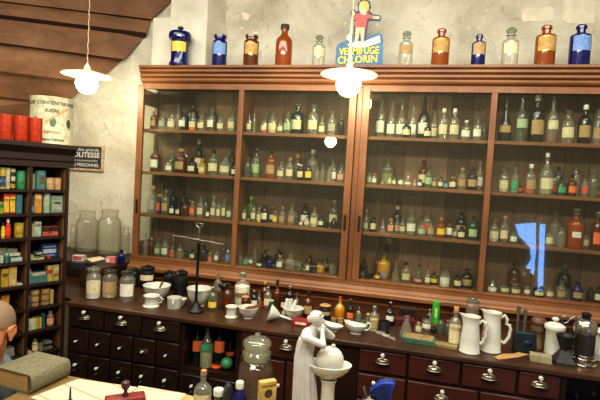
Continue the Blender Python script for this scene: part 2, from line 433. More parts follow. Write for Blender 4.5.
u1, o1 = unit('left end drawer unit of the counter with small white knobs', .06, .765, y1=-.36)
for k in range(3): drawer(u1, o1, .063+.234*k, .063+.234*(k+1), .70, .812, 'cup')
for k in range(5): drawer(u1, o1, .063+.14*k, .063+.14*(k+1), .555, .695, 'knob', plate=(k == 3))
for k in range(5): drawer(u1, o1, .063+.14*k, .063+.14*(k+1), .41, .55, 'two')
for k in range(3): drawer(u1, o1, .063+.234*k, .063+.234*(k+1), .20, .405, 'knob')
u2, o2 = unit('open bottle compartment in the counter, right of the left end drawers', .766, 1.099, (.565, .812))
for k in range(2): drawer(u2, o2, .77+.163*k, .77+.163*(k+1), .41, .54, 'two')
drawer(u2, o2, .77, 1.096, .2, .405, 'knob')
u3, o3 = unit('middle drawer unit of the counter behind the white statue', 1.10, 1.71)
drawer(u3, o3, 1.105, 1.60, .70, .812, 'cup')
drawer(u3, o3, 1.105, 1.35, .1, .69, 'panel', 'door'); drawer(u3, o3, 1.355, 1.60, .1, .69, 'panel', 'door')
u4, o4 = unit('right hand drawer unit of the counter below the white pitchers', 1.711, 2.61)
for x0, x1 in ((1.715, 1.945), (1.95, 2.185), (2.19, 2.425), (2.43, 2.605)): drawer(u4, o4, x0, x1, .70, .812, 'cup')
for x0, x1 in ((1.715, 1.945), (1.95, 2.27), (2.275, 2.605)): drawer(u4, o4, x0, x1, .57, .692, 'cup')
for x0, x1 in ((1.715, 2.15), (2.155, 2.605)): drawer(u4, o4, x0, x1, .3, .565, 'cup')
u5, o5 = unit('open compartment at the right end of the counter', 2.611, 3.33, (.40, .812))

# ------------------------------------------------------------------ vessels
def vprofile(kind, r, h):
    """outline of the glass body and the height where the stopper sits (h = whole height)"""
    if kind == 'round':
        P = [(0, .0), (.92, .0), (1, .03), (1, .56), (.93, .63), (.7, .69), (.42, .725), (.36, .75), (.36, .83), (.5, .845), (.5, .87), (.3, .872), (0, .872)]; s = .87
    elif kind == 'tall':
        P = [(0, 0), (.94, 0), (1, .02), (1, .46), (.92, .53), (.66, .61), (.42, .67), (.3, .72), (.28, .86), (.38, .87), (.38, .895), (.24, .9), (0, .9)]; s = .9
    elif kind == 'wide':
        P = [(0, 0), (.94, 0), (1, .03), (1, .66), (.93, .73), (.74, .77), (.7, .79), (.7, .84), (.84, .85), (.84, .88), (.6, .882), (0, .882)]; s = .88
    elif kind == 'vial':
        P = [(0, 0), (.94, 0), (1, .02), (1, .68), (.9, .74), (.56, .77), (.52, .79), (.52, .85), (.62, .86), (.62, .88), (0, .88)]; s = .88
    elif kind == 'flask':
        P = [(0, 0), (.96, 0), (1, .03), (.97, .1), (.42, .62), (.3, .68), (.28, .84), (.4, .86), (.4, .885), (0, .885)]; s = .885
    elif kind == 'cone':
        P = [(0, 0), (.96, 0), (1, .02), (1, .36), (.8, .44), (.36, .66), (.24, .74), (.22, .88), (.3, .89), (.3, .91), (0, .91)]; s = .91
    elif kind == 'jar':
        P = [(0, 0), (.95, 0), (1, .03), (1, .7), (.94, .76), (.8, .79), (.78, .81), (.9, .82), (.9, .85), (0, .85)]; s = .85
    return [(a*r, z*h) for a, z in P], s*h
NECK = {'round': .42, 'tall': .3, 'wide': .76, 'vial': .56, 'flask': .32, 'cone': .26, 'jar': .84}
BODY = {'round': (.06, .52), 'tall': (.05, .44), 'wide': (.06, .64), 'vial': (.06, .64), 'flask': (.08, .3), 'cone': (.04, .34), 'jar': (.06, .68)}
def curved_label(r, z0, z1, half, off=.0006, n=8):
    m = MB(); vs = []
    for i in range(n+1):
        a = -PI/2 - half + 2*half*i/n
        vs += [((r+off)*math.cos(a), (r+off)*math.sin(a), z0), ((r+off)*math.cos(a), (r+off)*math.sin(a), z1)]
    m.add(vs, [(2*i, 2*i+2, 2*i+3, 2*i+1) for i in range(n)]); return m
def label_mat(k): return plain('label_'+LB[k][1].replace(' ', '_'), LB[k][0], .8, var=.14, scale=160)
def bottle(root, kind, r, h, g='c', lab=None, stop='g', cont=None, fill=.8, square=False, lz=None, lhalf=.95, seg=16, rim=None):
    P, s = vprofile(kind, r, h)
    MB().lathe(P, seg, sq=(5 if square else None)).build('glass_body', GL[g][0], root)
    b0, b1 = BODY[kind]
    if stop:
        nr = NECK[kind]*r; H = h-s
        if stop in ('g', 'd', 'a', 'B') and kind not in ('wide', 'jar'):
            Q = [(0, s-.02*h), (nr*.75, s-.02*h), (nr*.8, s+.1*H), (nr*.7, s+.2*H), (nr*1.15, s+.4*H), (nr*1.25, s+.62*H), (nr*.9, s+.9*H), (0, s+H)]
        elif kind in ('wide', 'jar'):
            Q = [(0, s), (nr*1.15, s), (nr*1.2, s+.25*H), (nr*1.0, s+.5*H), (nr*.35, s+.62*H), (nr*.4, s+.8*H), (nr*.3, s+.96*H), (0, s+H)]
        else:
            Q = [(0, s-.01*h), (nr*.9, s-.01*h), (nr*.98, s+.02*H), (nr*1.02, s+.9*H), (nr*.9, s+H), (0, s+H)]
        MB().lathe(Q, 12).build('stopper', SP[stop], root)
    if lab:
        z0, z1 = lz or (b0+(b1-b0)*.22, b0+(b1-b0)*.88)
        rr = r*1.0
        if square:
            w = r*.8; m = MB(); m.box(-w, w, -r-.0008, -r-.0003, z0*h, z1*h); m.build('paper_label', label_mat(lab), root)
        else: curved_label(rr, z0*h, z1*h, lhalf).build('paper_label', label_mat(lab), root, smooth=60)
    if cont:
        cm = plain('contents_'+CT[cont][1], CT[cont][0], .6, var=.05 if cont == 'w' else .2, scale=90)
        Q = [(0, .004), (r*.92, .004), (r*.94, .02*h), (r*.94, (b0+(b1-b0)*fill)*h), (0, (b0+(b1-b0)*fill)*h)]
        MB().lathe(Q, 12, sq=(5 if square else None)).build('contents', cm, root)
    return root
ORD = ['first', 'second', 'third', 'fourth', 'fifth', 'sixth', 'seventh', 'eighth', 'ninth', 'tenth', 'eleventh', 'twelfth', 'thirteenth', 'fourteenth', 'fifteenth', 'sixteenth', 'seventeenth', 'eighteenth', 'nineteenth', 'twentieth', 'twenty-first', 'twenty-second', 'twenty-third', 'twenty-fourth']
KW = {'round': 'bottle', 'tall': 'tall bottle', 'wide': 'jar', 'vial': 'vial', 'flask': 'flask', 'cone': 'tapering bottle', 'jar': 'jar'}
# each entry: x, top, width (in the crop's scale), shape, glass, label, stopper, contents, row
S = {}
S['leftmost bay', 'top shelf', 1.9, 140, 85, 5.714] = '''80 145 42 round a t n o 0|133 150 50 round k m g - 0|183 155 50 round c c g - 0|250 140 56 round d w g - 0|303 155 46 round c c g o 0|352 165 46 round c c g - 0|410 130 52 round k w g - 0|462 170 46 round c c g - 0|527 145 50 round g c g c 0
217 105 40 tall c - g - 2|303 95 62 round d - d - 2|420 118 46 round d - g - 2'''
S['leftmost bay', 'second shelf', 1.6, 140, 130, 5.714] = '''90 92 60 round a w k d 0|167 160 44 round c w g - 0|237 108 74 round r t n - 0|300 155 56 round d c k - 0|357 165 44 round y c n y 0|420 115 62 round g c k - 0|490 143 70 round c c g - 0|540 180 34 round d w k - 0
180 118 42 round k - n - 2|262 86 38 round c - g - 2|335 55 48 round d c w - 2|525 112 40 round d - k - 2'''
S['leftmost bay', 'third shelf', 1.3, 138, 175, 5.714] = '''85 62 52 round c m n - 0|120 112 26 vial r r n - 0|158 85 48 round g t g - 0|195 162 32 vial d w k - 0|230 172 32 vial d c k - 0|268 145 48 round a - k - 0|310 152 34 vial c o n - 0|358 125 42 round c c g - 0|400 185 26 vial d w k - 0|432 120 36 round c c g - 0|462 150 30 vial c c g - 0|492 138 30 vial g c g - 0|520 170 38 vial c w g - 0
133 40 34 tall c - g - 2|200 80 48 round t - d - 2|262 95 40 round t - d - 2|295 80 26 tall d - g - 2|388 118 34 tall k - g - 2'''
S['leftmost bay', 'bottom shelf', 1.0, 133, 217, 5.714] = '''72 95 32 tall c - g - 0|105 120 32 round a - n - 0|145 125 42 round g g g - 0|185 120 46 round c w g - 0|225 168 36 round c r n - 0|268 155 42 round c - g - 0|302 195 36 vial e - k - 0|343 185 36 vial d c k - 0|405 160 52 round d - k - 0|440 205 26 vial c o n o 0|478 190 30 vial c w g - 0|545 158 38 round c b g - 0
516 150 30 round k - g - 2'''
S['second bay', 'top shelf', 1.9, 242, 88, 5.217] = '''38 135 30 round c c g - 0|65 110 26 tall c - g - 0|117 150 38 round c c g r 0|160 128 48 round c c g c 0|200 158 34 round c c g - 0|238 120 42 round g g g - 0|290 82 72 round t c g - 0|372 85 58 round c c g - 0|418 148 36 round c c g - 0|470 120 48 round c m g - 0|518 138 32 round d - g - 0
125 130 28 tall k - g - 2'''
S['second bay', 'second shelf', 1.6, 240, 133, 5.217] = '''40 130 42 round k - g - 0|85 82 54 round g g k g 0|162 88 56 round o t k y 0|215 150 44 round c c g - 0|260 130 44 round c c n - 0|315 165 36 vial d c w - 0|357 165 40 vial t y b - 0|403 180 28 vial c - g - 0|430 163 32 round c - g - 0|465 170 32 round c - g - 0|490 165 30 vial c w g - 0|528 165 42 round c p g - 0
298 115 46 round k - n - 2|378 88 62 round c - w - 2|483 125 44 tall c - k - 2'''
S['second bay', 'third shelf', 1.3, 236, 180, 5.217] = '''45 140 28 vial c c g - 0|65 192 18 vial d c k - 0|93 115 32 round c c k - 0|120 145 24 vial c c n y 0|150 115 42 round d w g - 0|203 163 28 vial c y n - 0|242 140 36 round c t n - 0|290 128 40 round c t g - 0|340 205 22 vial c w w - 0|370 190 32 vial c c g - 0|408 140 42 round c c g c 0|442 190 36 vial d w k - 0|470 200 24 vial t - g - 0|510 200 32 vial d - k - 0|540 205 20 vial t - g - 0
58 85 48 round l - l - 2|188 138 32 round a w n - 2|315 150 28 tall k - k - 2|362 125 50 round d w k - 2|512 105 52 round g c n - 2'''
S['second bay', 'bottom shelf', 1.0, 232, 225, 5.217] = '''38 150 26 vial c - g - 0|72 165 32 vial c e g - 0|97 165 32 vial c w g - 0|145 185 36 vial d w k - 0|195 165 46 round b - k - 0|250 160 38 vial c w n - 0|305 150 56 round c - g - 0|350 195 38 vial g - g - 0|375 222 22 vial c y g - 0|395 188 22 vial c w k - 0|425 200 36 vial d - k - 0|462 200 46 wide y - k y 0|525 200 42 round c - g - 0
120 85 26 tall c - g - 2|172 132 36 round d - k - 2|245 120 48 round d - g - 2|403 155 36 round r - k - 2|487 163 44 round d - g - 2'''
S['third bay', 'top shelf', 1.9, 366, 88, 4.615] = '''188 150 42 round d c g - 0|285 160 36 round d c g - 0|358 96 44 round c c w - 0|408 96 46 round c c w - 0|462 150 44 round c w w - 0|515 135 40 round c w g - 0|545 160 30 round k - g - 0
70 30 46 tall c w k - 2|118 62 44 tall c w g - 2|163 58 48 tall c w g - 2|218 65 42 tall c w g - 2|268 40 54 tall d w k - 2|315 100 38 tall c c g - 2'''
S['third bay', 'second shelf', 1.6, 362, 138, 4.615] = '''35 155 22 vial c g g - 0|58 163 26 vial c w n - 0|95 190 18 vial c t n - 0|128 172 20 vial c c n - 0|148 180 22 vial c c g - 0|180 178 28 vial c w g - 0|213 150 36 flask c w g - 0|243 193 18 vial c p n - 0|268 190 24 vial t w g - 0|308 130 36 round g g k - 0|333 178 24 vial c c g - 0|363 180 26 vial d c k - 0|388 198 22 vial t b g - 0|420 180 36 vial a c n - 0|462 138 42 round c t n - 0|510 135 46 round d t k - 0|543 110 38 round c w g - 0
118 95 60 round g - g c 2|283 104 46 round a c k - 2'''
S['third bay', 'third shelf', 1.3, 358, 188, 4.615] = '''38 100 26 tall c g n - 0|70 133 30 vial d c k - 0|115 140 36 flask c - g - 0|152 143 32 vial c p n - 0|180 140 22 vial c t g - 0|205 138 38 round c c g - 0|247 102 46 round g w g g 0|293 150 40 round c g g - 0|335 155 34 vial c t g - 0|383 138 44 round o y n o 0|422 148 32 vial a w k - 0|446 180 28 vial c w g - 0|478 178 36 vial d c k - 0|530 130 46 round e g k - 0|550 150 26 round d - k - 0
180 85 44 round d - w - 2|318 105 46 round c r g - 2|475 108 54 round d t k - 2'''
S['third bay', 'bottom shelf', 1.0, 354, 236, 4.615] = '''40 158 26 round k - g - 0|70 148 28 round d - g - 0|108 165 30 vial a y r y 0|193 118 42 flask c - r - 0|240 123 44 round c c k - 0|298 132 42 flask k p k - 0|340 152 28 round c w g - 0|370 163 38 round d y k - 0|420 158 48 wide c w g w 0|480 178 36 vial d c k - 0|522 150 52 round d t k - 0|545 208 28 vial e - g - 0
45 110 36 round d - k - 2|103 72 28 tall r - k - 2|137 80 62 round y b s y 1'''
S['rightmost bay', 'top shelf', 1.9, 490, 90, 5.4545] = '''85 48 70 cone d t g - 0|172 18 68 tall k g g - 0|255 28 80 round d t w - 0|342 28 64 tall c c g n 0|425 108 70 round c c g - 0|517 82 66 round d t w - 0|590 105 54 round c t g - 0'''
S['rightmost bay', 'second shelf', 1.6, 486, 142, 5.263] = '''95 133 52 round c c g c 0|153 130 42 round c e g e 0|175 222 36 vial r r r - 0|235 118 54 round c t w r 0|318 58 74 tall c c w g 0|358 193 34 vial c r w - 0|398 185 46 round e e k - 0|453 172 48 round a o k - 0|520 193 38 vial c r g - 0|565 143 58 round g - g - 1|580 222 38 vial a o n - 0
378 130 40 round k - k - 2|470 118 50 round c - g - 2'''
S['rightmost bay', 'third shelf', 1.3, 480, 195, 5.0] = '''70 118 50 round c c g c 0|122 105 42 round c c n - 0|166 180 38 vial g w g - 0|215 215 30 vial a - k - 0|345 178 40 vial c c g - 0|405 160 44 wide c - g - 0|478 66 82 round o w g o 0|525 188 42 vial c c g - 0|585 82 54 round a o g - 0
210 108 40 round k - g - 2|302 110 34 round k - n - 2|375 85 60 round c - g - 2'''
S['rightmost bay', 'bottom shelf', 1.0, 476, 248, 4.839] = '''80 138 46 flask c - g w 0|138 172 46 vial c c g - 0|190 178 48 vial c c k - 0|248 180 30 vial c w g - 0|302 188 52 wide d c k - 0|355 188 38 vial c c g - 0|412 160 46 round c t g - 0|442 200 32 vial k - g - 0|490 162 50 round b t k - 0|552 190 32 vial d - k - 0|590 188 32 vial d c k - 0
185 60 56 round a - k y 2|425 80 64 round d - g - 2'''
ROWS = (.04, .075, .115, .155, .195)
for (bay, shelf, z, x0, y0, s), spec in S.items():
    placed = []; lst = []
    for e in spec.replace('\n', '|').split('|'):
        x, t, w, kind, g, lab, stop, cont, row = e.split()
        lst.append([x0+float(x)/s, y0+float(t)/s, float(w)/s, kind, g, None if lab == '-' else lab, None if stop == '-' else stop, None if cont == '-' else cont, int(row)])
    lst.sort(key=lambda e: (e[8] > 1, e[0]))
    cnt = {False: 0, True: 0}
    for e in lst:
        px, py, pw, kind, g, lab, stop, cont, row = e
        best = None
        for Y in ([.045, .06, .08, .1, .12, .14, .16, .18, .2] if row < 2 else [.16, .18, .19, .2, .205, .14, .12, .1]):
            p = on_y(px, (py+130+0)/2 if False else py, Y)
            # foot of the bottle: same picture column, on the shelf
            foot = Vector((p.x, Y, z))
            h = p.z-z
            for _ in range(3):
                # the upright leans in the picture, so aim at the bottle's middle
                mid = on_y(px-(0), py+h*F/depth(foot)*.5, Y); foot = Vector((mid.x, Y, z))
            r = pw*depth(foot)/F/2*.97
            h = on_y(px+1.5, py, Y).z-z
            gap = min([((foot.x-q.x)**2+(foot.y-q.y)**2)**.5-r-qr for q, qr in placed] or [1])
            okY = Y-r > .006 and Y+r < .232
            sc_ = (1 if okY else 0, min(gap, .002))
            if best is None or sc_ > best[0]: best = (sc_, foot, r, h, gap)
            if okY and gap > .001: break
        sc_, foot, r, h, gap = best
        if gap < .001: r = max(.006, r+gap-.001)
        if foot.y-r < .006: foot.y = .007+r
        if foot.y+r > .232: foot.y = .231-r
        foot.x = min(foot.x, {'leftmost bay': DIV1, 'second bay': PIER-.01, 'third bay': DIV3, 'rightmost bay': CR}[bay]-.012-r)
        foot.x = max(foot.x, {'leftmost bay': CL+.014, 'second bay': DIV1, 'third bay': PIER+.01, 'rightmost bay': DIV3}[bay]+.012+r)
        placed.append((foot, r))
        back = row > 1
        cnt[back] += 1
        words = GL[g][1]+(' glass ' if len(GL[g][1].split()) < 2 else ' ')+KW[kind]
        if lab: words += ' with '+LB[lab][1]+' label'
        elif cont: words += ' with '+CT[cont][1]+' contents'
        L = '%s, %s from left%s, %s, %s' % (words, ORD[cnt[back]-1], ' at back' if back else '', shelf, bay)
        if len(L.split()) > 16: L = L.replace(' glass', '')
        nm = {'round': 'medicine_bottle', 'tall': 'tall_bottle', 'wide': 'glass_jar', 'vial': 'glass_vial', 'flask': 'glass_flask', 'cone': 'tapering_bottle'}[kind]
        foot.z = z+.0008
        root = empty(nm, L, {'wide': 'jar', 'vial': 'bottle'}.get(kind, 'bottle'), foot, random.uniform(-.15, .25)-.1, 'bottles on the %s of the %s' % (shelf, bay))
        big = (cont == 'y' and lab == 'b') or (g == 'o' and lab == 'w')
        lzz = ((.28, .42) if g == 'o' else (.1, .24)) if big else None
        if shelf == 'top shelf' and bay == 'rightmost bay': lzz = {'cone': (.2, .36), 'tall': (.28, .46)}.get(kind)
        bottle(root, kind, r, h, g, lab, stop, cont, seg=14, lz=lzz, fill=.45 if cont == 'n' else 1.22 if big else .8, lhalf=.5 if big else .95)
# ------------------------------------------------------------------ helpers for standing things by their place in the view
def stand(x, ybase, ytop, w, z, Y=None):
    """foot on the surface z, radius and height read off the photograph"""
    p = on_z(x, ybase, z) if Y is None else Vector((on_y(x, ybase, Y).x, Y, z))
    r = w*depth(p)/F/2
    p = p + Vector((FW.x, FW.y, 0)).normalized()*r*.8 if Y is None else p
    h = on_y(x, ytop, p.y).z-z
    p.z = z+.0007
    return p, r, h
def rot_to_cam(p): return math.atan2(CAM.y-p.y, CAM.x-p.x)+PI/2
# ------------------------------------------------------------------ jars on top of the cabinet
TOPZ = 2.325
GOLD = plain('gilt_label', (196, 160, 70), .4, .4)
DKLAB = plain('dark_label', (96, 72, 40), .6)
TOPJ = [  # x, top, width, glass, kind, label, text
 (178, 26.5, 20, 'b', 'urn', 'c', 'large cobalt blue apothecary urn with knobbed lid and gold label, left end of cabinet top'),
 (218, 35.5, 14.5, 'b', 'wj', 'b', 'cobalt blue wide-neck jar with pale blue label, second from left on cabinet top'),
 (249.5, 35.5, 15, 'a', 'wj', 'G', 'amber wide-neck jar with gilt-edged label on cabinet top beside the tall amber bottle'),
 (282, 25, 16.5, 'o', 'nb', None, 'tall unlabelled orange-amber bottle with narrow neck and dark stopper on cabinet top'),
 (317, 35, 12.5, 'c', 'cl', 'c', 'clear stoppered bottle with cream label just left of the advertising cutout'),
 (404, 31, 13.5, 'c', 'cl', 't', 'clear stoppered bottle with tan label just right of the advertising cutout'),
 (438.5, 29.5, 17, 'o', 'sq', 'G', 'orange-brown jar with gilt-edged dark label between clear and small blue bottles'),
 (476.5, 35, 13.5, 'b', 'sq', 't', 'small cobalt blue bottle with tan label on the cabinet top'),
 (508, 27.5, 15.5, 'c', 'cl', 'c', 'clear stoppered bottle with cream label between blue and orange jars on cabinet top'),
 (543, 26, 19, 'o', 'sq', 'G', 'orange-brown jar with gilt-edged label, second from right on cabinet top'),
 (577.5, 25.5, 19.5, 'b', 'sq', 'b', 'large cobalt blue bottle with pale blue label at right end of cabinet top')]
for x, t, w, g, kind, lab, L in TOPJ:
    Y = -.015; p = on_y(x+1, 65, Y); foot = Vector((p.x, Y, TOPZ+.0007)); r = w*depth(foot)/F/2; h = on_y(x+1.5, t, Y).z-TOPZ
    root = empty('apothecary_jar' if kind in ('urn', 'wj') else 'apothecary_bottle', L, 'jar' if kind in ('urn', 'wj', 'sq') else 'bottle', foot, .35*(x < 330), 'jars on the cabinet top')
    if kind == 'urn':
        R = r
        MB().lathe([(R*.95, 0), (R*.98, .012), (R*.9, .016), (R*.86, .03), (R*.83, .1*h+.02), (R*.83, h*.62), (R*.88, h*.66)], 24).build('body', GL['b'][0], root)
        l = MB().lathe([(R*1.0, h*.66), (R*1.1, h*.67), (R*1.12, h*.72), (R*1.12, h*.78), (R*1.0, h*.84), (R*.5, h*.87), (R*.2, h*.88), (0, h*.88)], 24).build('lid', GL['b'][0], root)
        MB().lathe([(R*.14, h*.86), (R*.14, h*.91), (R*.3, h*.94), (R*.3, h*.97), (R*.15, h), (0, h)], 14).build('knob', BLACK, l)
        curved_label(R*.85, h*.34, h*.58, .9).build('paper_label', plain('yellow_gilt', (222, 184, 80), .6, var=.1), root, smooth=60)
        MB().lathe([(R*.985, h*.03), (R*1.0, h*.05), (R*.985, h*.07)], 24).build('foot_ring', GL['b'][0], root)
    else:
        if kind == 'wj':
            P = [(0, 0), (r*.96, 0), (r, .006), (r, h*.74), (r*.95, h*.8), (r*.78, h*.83), (r*.72, h*.85), (r*.72, h*.9), (r*.86, h*.91), (r*.86, h*.99), (r*.7, h), (0, h)]
        elif kind == 'nb':
            P = [(0, 0), (r*.96, 0), (r, .006), (r, h*.55), (r*.92, h*.64), (r*.7, h*.7), (r*.46, h*.74), (r*.38, h*.78), (r*.38, h*.86), (r*.46, h*.87), (r*.46, h*.9), (0, h*.9)]
        elif kind == 'sq':
            P = [(0, 0), (r*.96, 0), (r, .006), (r, h*.68), (r*.96, h*.74), (r*.62, h*.78), (r*.42, h*.8), (r*.4, h*.9), (r*.52, h*.91), (r*.52, h*.97), (r*.4, h), (0, h)]
        else:
            P = [(0, 0), (r*.96, 0), (r, .006), (r, h*.58), (r*.95, h*.64), (r*.6, h*.7), (r*.45, h*.72), (r*.42, h*.77), (r*.62, h*.78), (r*.62, h*.8), (0, h*.8)]
        MB().lathe(P, 22).build('glass_body', GL[g][0], root)
        if kind == 'nb': MB().lathe([(0, h*.89), (r*.52, h*.89), (r*.54, h*.93), (r*.5, h), (0, h)], 14).build('stopper', plain('dark_cork', (66, 48, 36), .8), root)
        if kind == 'cl': MB().lathe([(0, h*.78), (r*.4, h*.79), (r*.36, h*.83), (r*.62, h*.88), (r*.68, h*.92), (r*.4, h*.98), (0, h)], 14).build('stopper', CLEAR_STOP, root)
        z0, z1 = (.34, .7) if kind != 'cl' else (.3, .56)
        if kind == 'wj': z0, z1 = .36, .72
        if lab == 'G':
            fr = curved_label(r, h*z0, h*z1, 1.0).build('paper_label', GOLD, root, smooth=60)
            curved_label(r+.0006, h*(z0+.025), h*(z1-.025), .88).build('label_field', plain('label_field_tan', (176, 140, 84), .7), fr, smooth=60)
        elif lab: curved_label(r, h*z0, h*z1, .95).build('paper_label', label_mat(lab), root, smooth=60)
# ------------------------------------------------------------------ advertising cutout on the cabinet top
YS = .035
SO = Vector((on_y(359, 66, YS).x, YS, TOPZ))
sign = empty('advertising_cutout', 'blue cardboard advertising cutout of a child above yellow lettering standing on the cabinet', 'sign', SO)
def zp(x, y): return on_y(330+x/5.714, y/5.714, YS)
def flat(name, pts, m, lift, parent=sign, thick=.001):
    P = [zp(*q)-SO for q in pts]
    mb = MB(); mb.prism([(q.x, q.z) for q in P], -.004-lift-thick, -.004-lift)
    return mb.build(name, m, parent, smooth=0)
def blob(cx, cy_, rx, ry, n=20): return [(cx+rx*math.cos(2*PI*k/n), cy_+ry*math.sin(2*PI*k/n)) for k in range(n)]
CB_ = paint((56, 108, 148), .5, 'poster_blue'); CNAVY = paint((44, 66, 96), .5, 'poster_navy'); CYEL = paint((240, 214, 60), .5, 'poster_yellow')
CSK = paint((232, 188, 148), .5, 'poster_skin'); CRED = paint((206, 86, 78), .5, 'poster_red'); CHAIR = paint((214, 176, 92), .5, 'poster_blond'); CWH = paint((222, 214, 190), .5, 'poster_white')
board = flat('board', [(30, 392), (33, 330), (38, 268), (48, 252), (98, 232), (110, 196), (128, 192), (140, 205), (200, 214), (284, 190), (298, 198), (304, 220), (302, 388)], CB_, 0, thick=.004)
flat('child_outline', [(140, 246), (136, 160), (146, 122), (122, 126), (118, 72), (136, 46), (150, 70), (164, 62), (158, 24), (178, 0), (204, -4), (230, 12), (236, 44), (226, 66), (250, 84), (284, 90), (296, 104), (284, 126), (250, 122), (222, 124), (214, 168), (206, 246)], CNAVY, .0005, thick=.004)
flat('stone', [(100, 258), (150, 240), (200, 238), (284, 204), (290, 244), (206, 272), (150, 276), (106, 262)], CWH, .005)
flat('legs', [(148, 158), (176, 160), (200, 158), (196, 206), (194, 238), (204, 246), (180, 244), (176, 200), (172, 180), (166, 204), (160, 238), (164, 246), (140, 244), (146, 210)], CSK, .0062)
flat('shirt', [(164, 80), (188, 74), (206, 72), (226, 86), (248, 92), (246, 110), (226, 110), (212, 108), (208, 160), (142, 156), (152, 112), (130, 120), (124, 104), (146, 84)], CRED, .0072)
flat('arm', [(246, 94), (266, 96), (284, 98), (282, 112), (262, 112), (246, 110)], CSK, .0074); flat('arm', [(124, 104), (130, 120), (142, 116), (144, 78), (136, 62), (126, 70)], CSK, .0068)
flat('face', blob(190, 58, 22, 24), CSK, .0082)
flat('hair', [(166, 46), (172, 20), (192, 8), (216, 14), (226, 34), (222, 62), (208, 76), (206, 56), (196, 44), (180, 44), (172, 54)], CHAIR, .009)
flat('collar', [(176, 76), (190, 84), (208, 74), (204, 90), (190, 90), (178, 86)], CWH, .0085)
flat('candle', [(130, 60), (138, 60), (128, 200), (124, 345), (106, 345), (114, 205)], CWH, .0092); flat('candle', blob(112, 218, 16, 18), CWH, .0094)
def sign_text(body, xa, xb, y, size, bold):
    A, B = zp(xa, y[0])-SO, zp(xb, y[1])-SO; mid = (A+B)/2; ang = math.atan2(B.z-A.z, B.x-A.x)
    T = Matrix.Translation(Vector((mid.x, -.0125, mid.z))) @ Matrix.Rotation(-ang, 4, 'Y')
    o = text(body, size, CYEL, 'lettering', sign, bold, T=T)
    w = max(v.co.x for v in o.data.vertices)-min(v.co.x for v in o.data.vertices)
    k = (B.x-A.x)/w
    for v in o.data.vertices: v.co.x = mid.x+(v.co.x-mid.x)*k
sign_text('VERMIFUGE', 54, 282, (300, 292), .062, .0016)
sign_text('CHLORIN', 46, 272, (350, 340), .064, .0016)

# ------------------------------------------------------------------ notice on the wall
p0, p1 = on_y(71, 145.5, WY-.02), on_y(102.5, 172.5, WY-.02)
xa, xb = p0.x-.02, p1.x; za, zb = on_y(100, 171.5, WY-.02).z, on_y(100, 145.5, WY-.02).z
NO = Vector(((xa+xb)/2, WY-.012, (za+zb)/2))
nt = empty('wall_notice', 'framed dark blue enamel notice with white lettering hanging on the plaster wall', 'sign', NO)
w2, h2 = (xb-xa)/2, (zb-za)/2
MB().box(-w2, w2, -.006, .01, -h2, h2).build('frame', plain('pale_wood_frame', (190, 166, 128), .6), nt, bevel=.002)
MB().box(-w2+.012, w2-.018, -.009, -.006, -h2+.02, h2-.012).build('plate', paint((40, 52, 66), .35, 'enamel_slate'), nt)
for body, sz, zz, bd in (('La plus grande', .036, .066, .0), ('POLITESSE', .056, .022, .0012), ('est recommandée', .026, -.022, .0), ('AU PERSONNEL', .036, -.06, .0006)):
    o = text(body, sz, SHEET, 'lettering', nt, bd, T=Matrix.Translation(Vector((-.006, -.0095, zz*h2/.105))))
    w = max(v.co.x for v in o.data.vertices)-min(v.co.x for v in o.data.vertices)
    k = min(1.25, (2*w2-.05)/w)
    for v in o.data.vertices: v.co.x = -.006+(v.co.x+.006)*k

# ------------------------------------------------------------------ black shelf unit standing at an angle on the left
PHI = .459
SB = Vector((.03, -.69, 0)); OUT = Vector((math.cos(PHI), -math.sin(PHI), 0)); ALONG = Vector((math.sin(PHI), math.cos(PHI), 0))
RZ = PI/2-PHI
ST = Matrix.Translation(SB) @ Matrix.Rotation(RZ, 4, 'Z')          # local: x along the face (0 = far right end, negative = nearer), -y outward
def sx(x, y=236, t=0.0): return (on_plane(x, y, SB-OUT*t, OUT)-SB).dot(ALONG)
DEP = .2
su = empty('pigeonhole_shelf_unit', 'tall black wooden shelf unit of open pigeonholes full of tins and packets, at left', 'shelf unit', SB, RZ)
SZ = [1.47-.129*k for k in range(10)]
xr0, xr1 = sx(67.5), sx(64.4); xd0, xd1 = sx(31.2), sx(28.2)
cw = xr1-xd0
XL = xd1-cw*2-.05
LT = xr0
m = MB(); m.box(xr1, LT, 0, DEP, 0, 1.60); m.box(XL, XL+.03, 0, DEP, 0, 1.60); m.box(XL, LT, DEP-.012, DEP, 0, 1.60)
m.build('carcass', [W_BLACK], su, smooth=0)
MB().box(xd1, xd0, .003, DEP-.012, 0, 1.60).build('divider', W_BLACK, su, smooth=0)
MB().box(xd1-cw-.026, xd1-cw, .003, DEP-.012, 0, 1.60).build('divider', W_BLACK, su, smooth=0)
m = MB()
for a_, b2 in ((xd0, xr1), (xd1-cw, xd1)):
    m.box(a_, b2, DEP-.016, DEP-.012, .02, 1.60)
    m.box(b2-.003, b2, .012, DEP-.016, .02, 1.6); m.box(a_, a_+.003, .012, DEP-.016, .02, 1.6)
m.build('cell_lining', W_CELL, su, smooth=0)
for z in SZ: MB().box(XL+.03, xr1, .002, DEP-.012, z-.014, z).build('shelf', W_BLACK, su, smooth=0)
prof = [(DEP, 1.595), (-.004, 1.595), (-.004, 1.625), (-.012, 1.632), (-.012, 1.665), (-.03, 1.685), (-.045, 1.70), (-.045, 1.722), (DEP, 1.722)]
MB().prism(prof, -LT-.02, -XL, T=RX).build('cornice', W_BLACK, su, smooth=0)
def in_unit(x, y, inset, z):
    p = on_plane(x, y, SB-OUT*inset, OUT); return Vector((p.x, p.y, z))
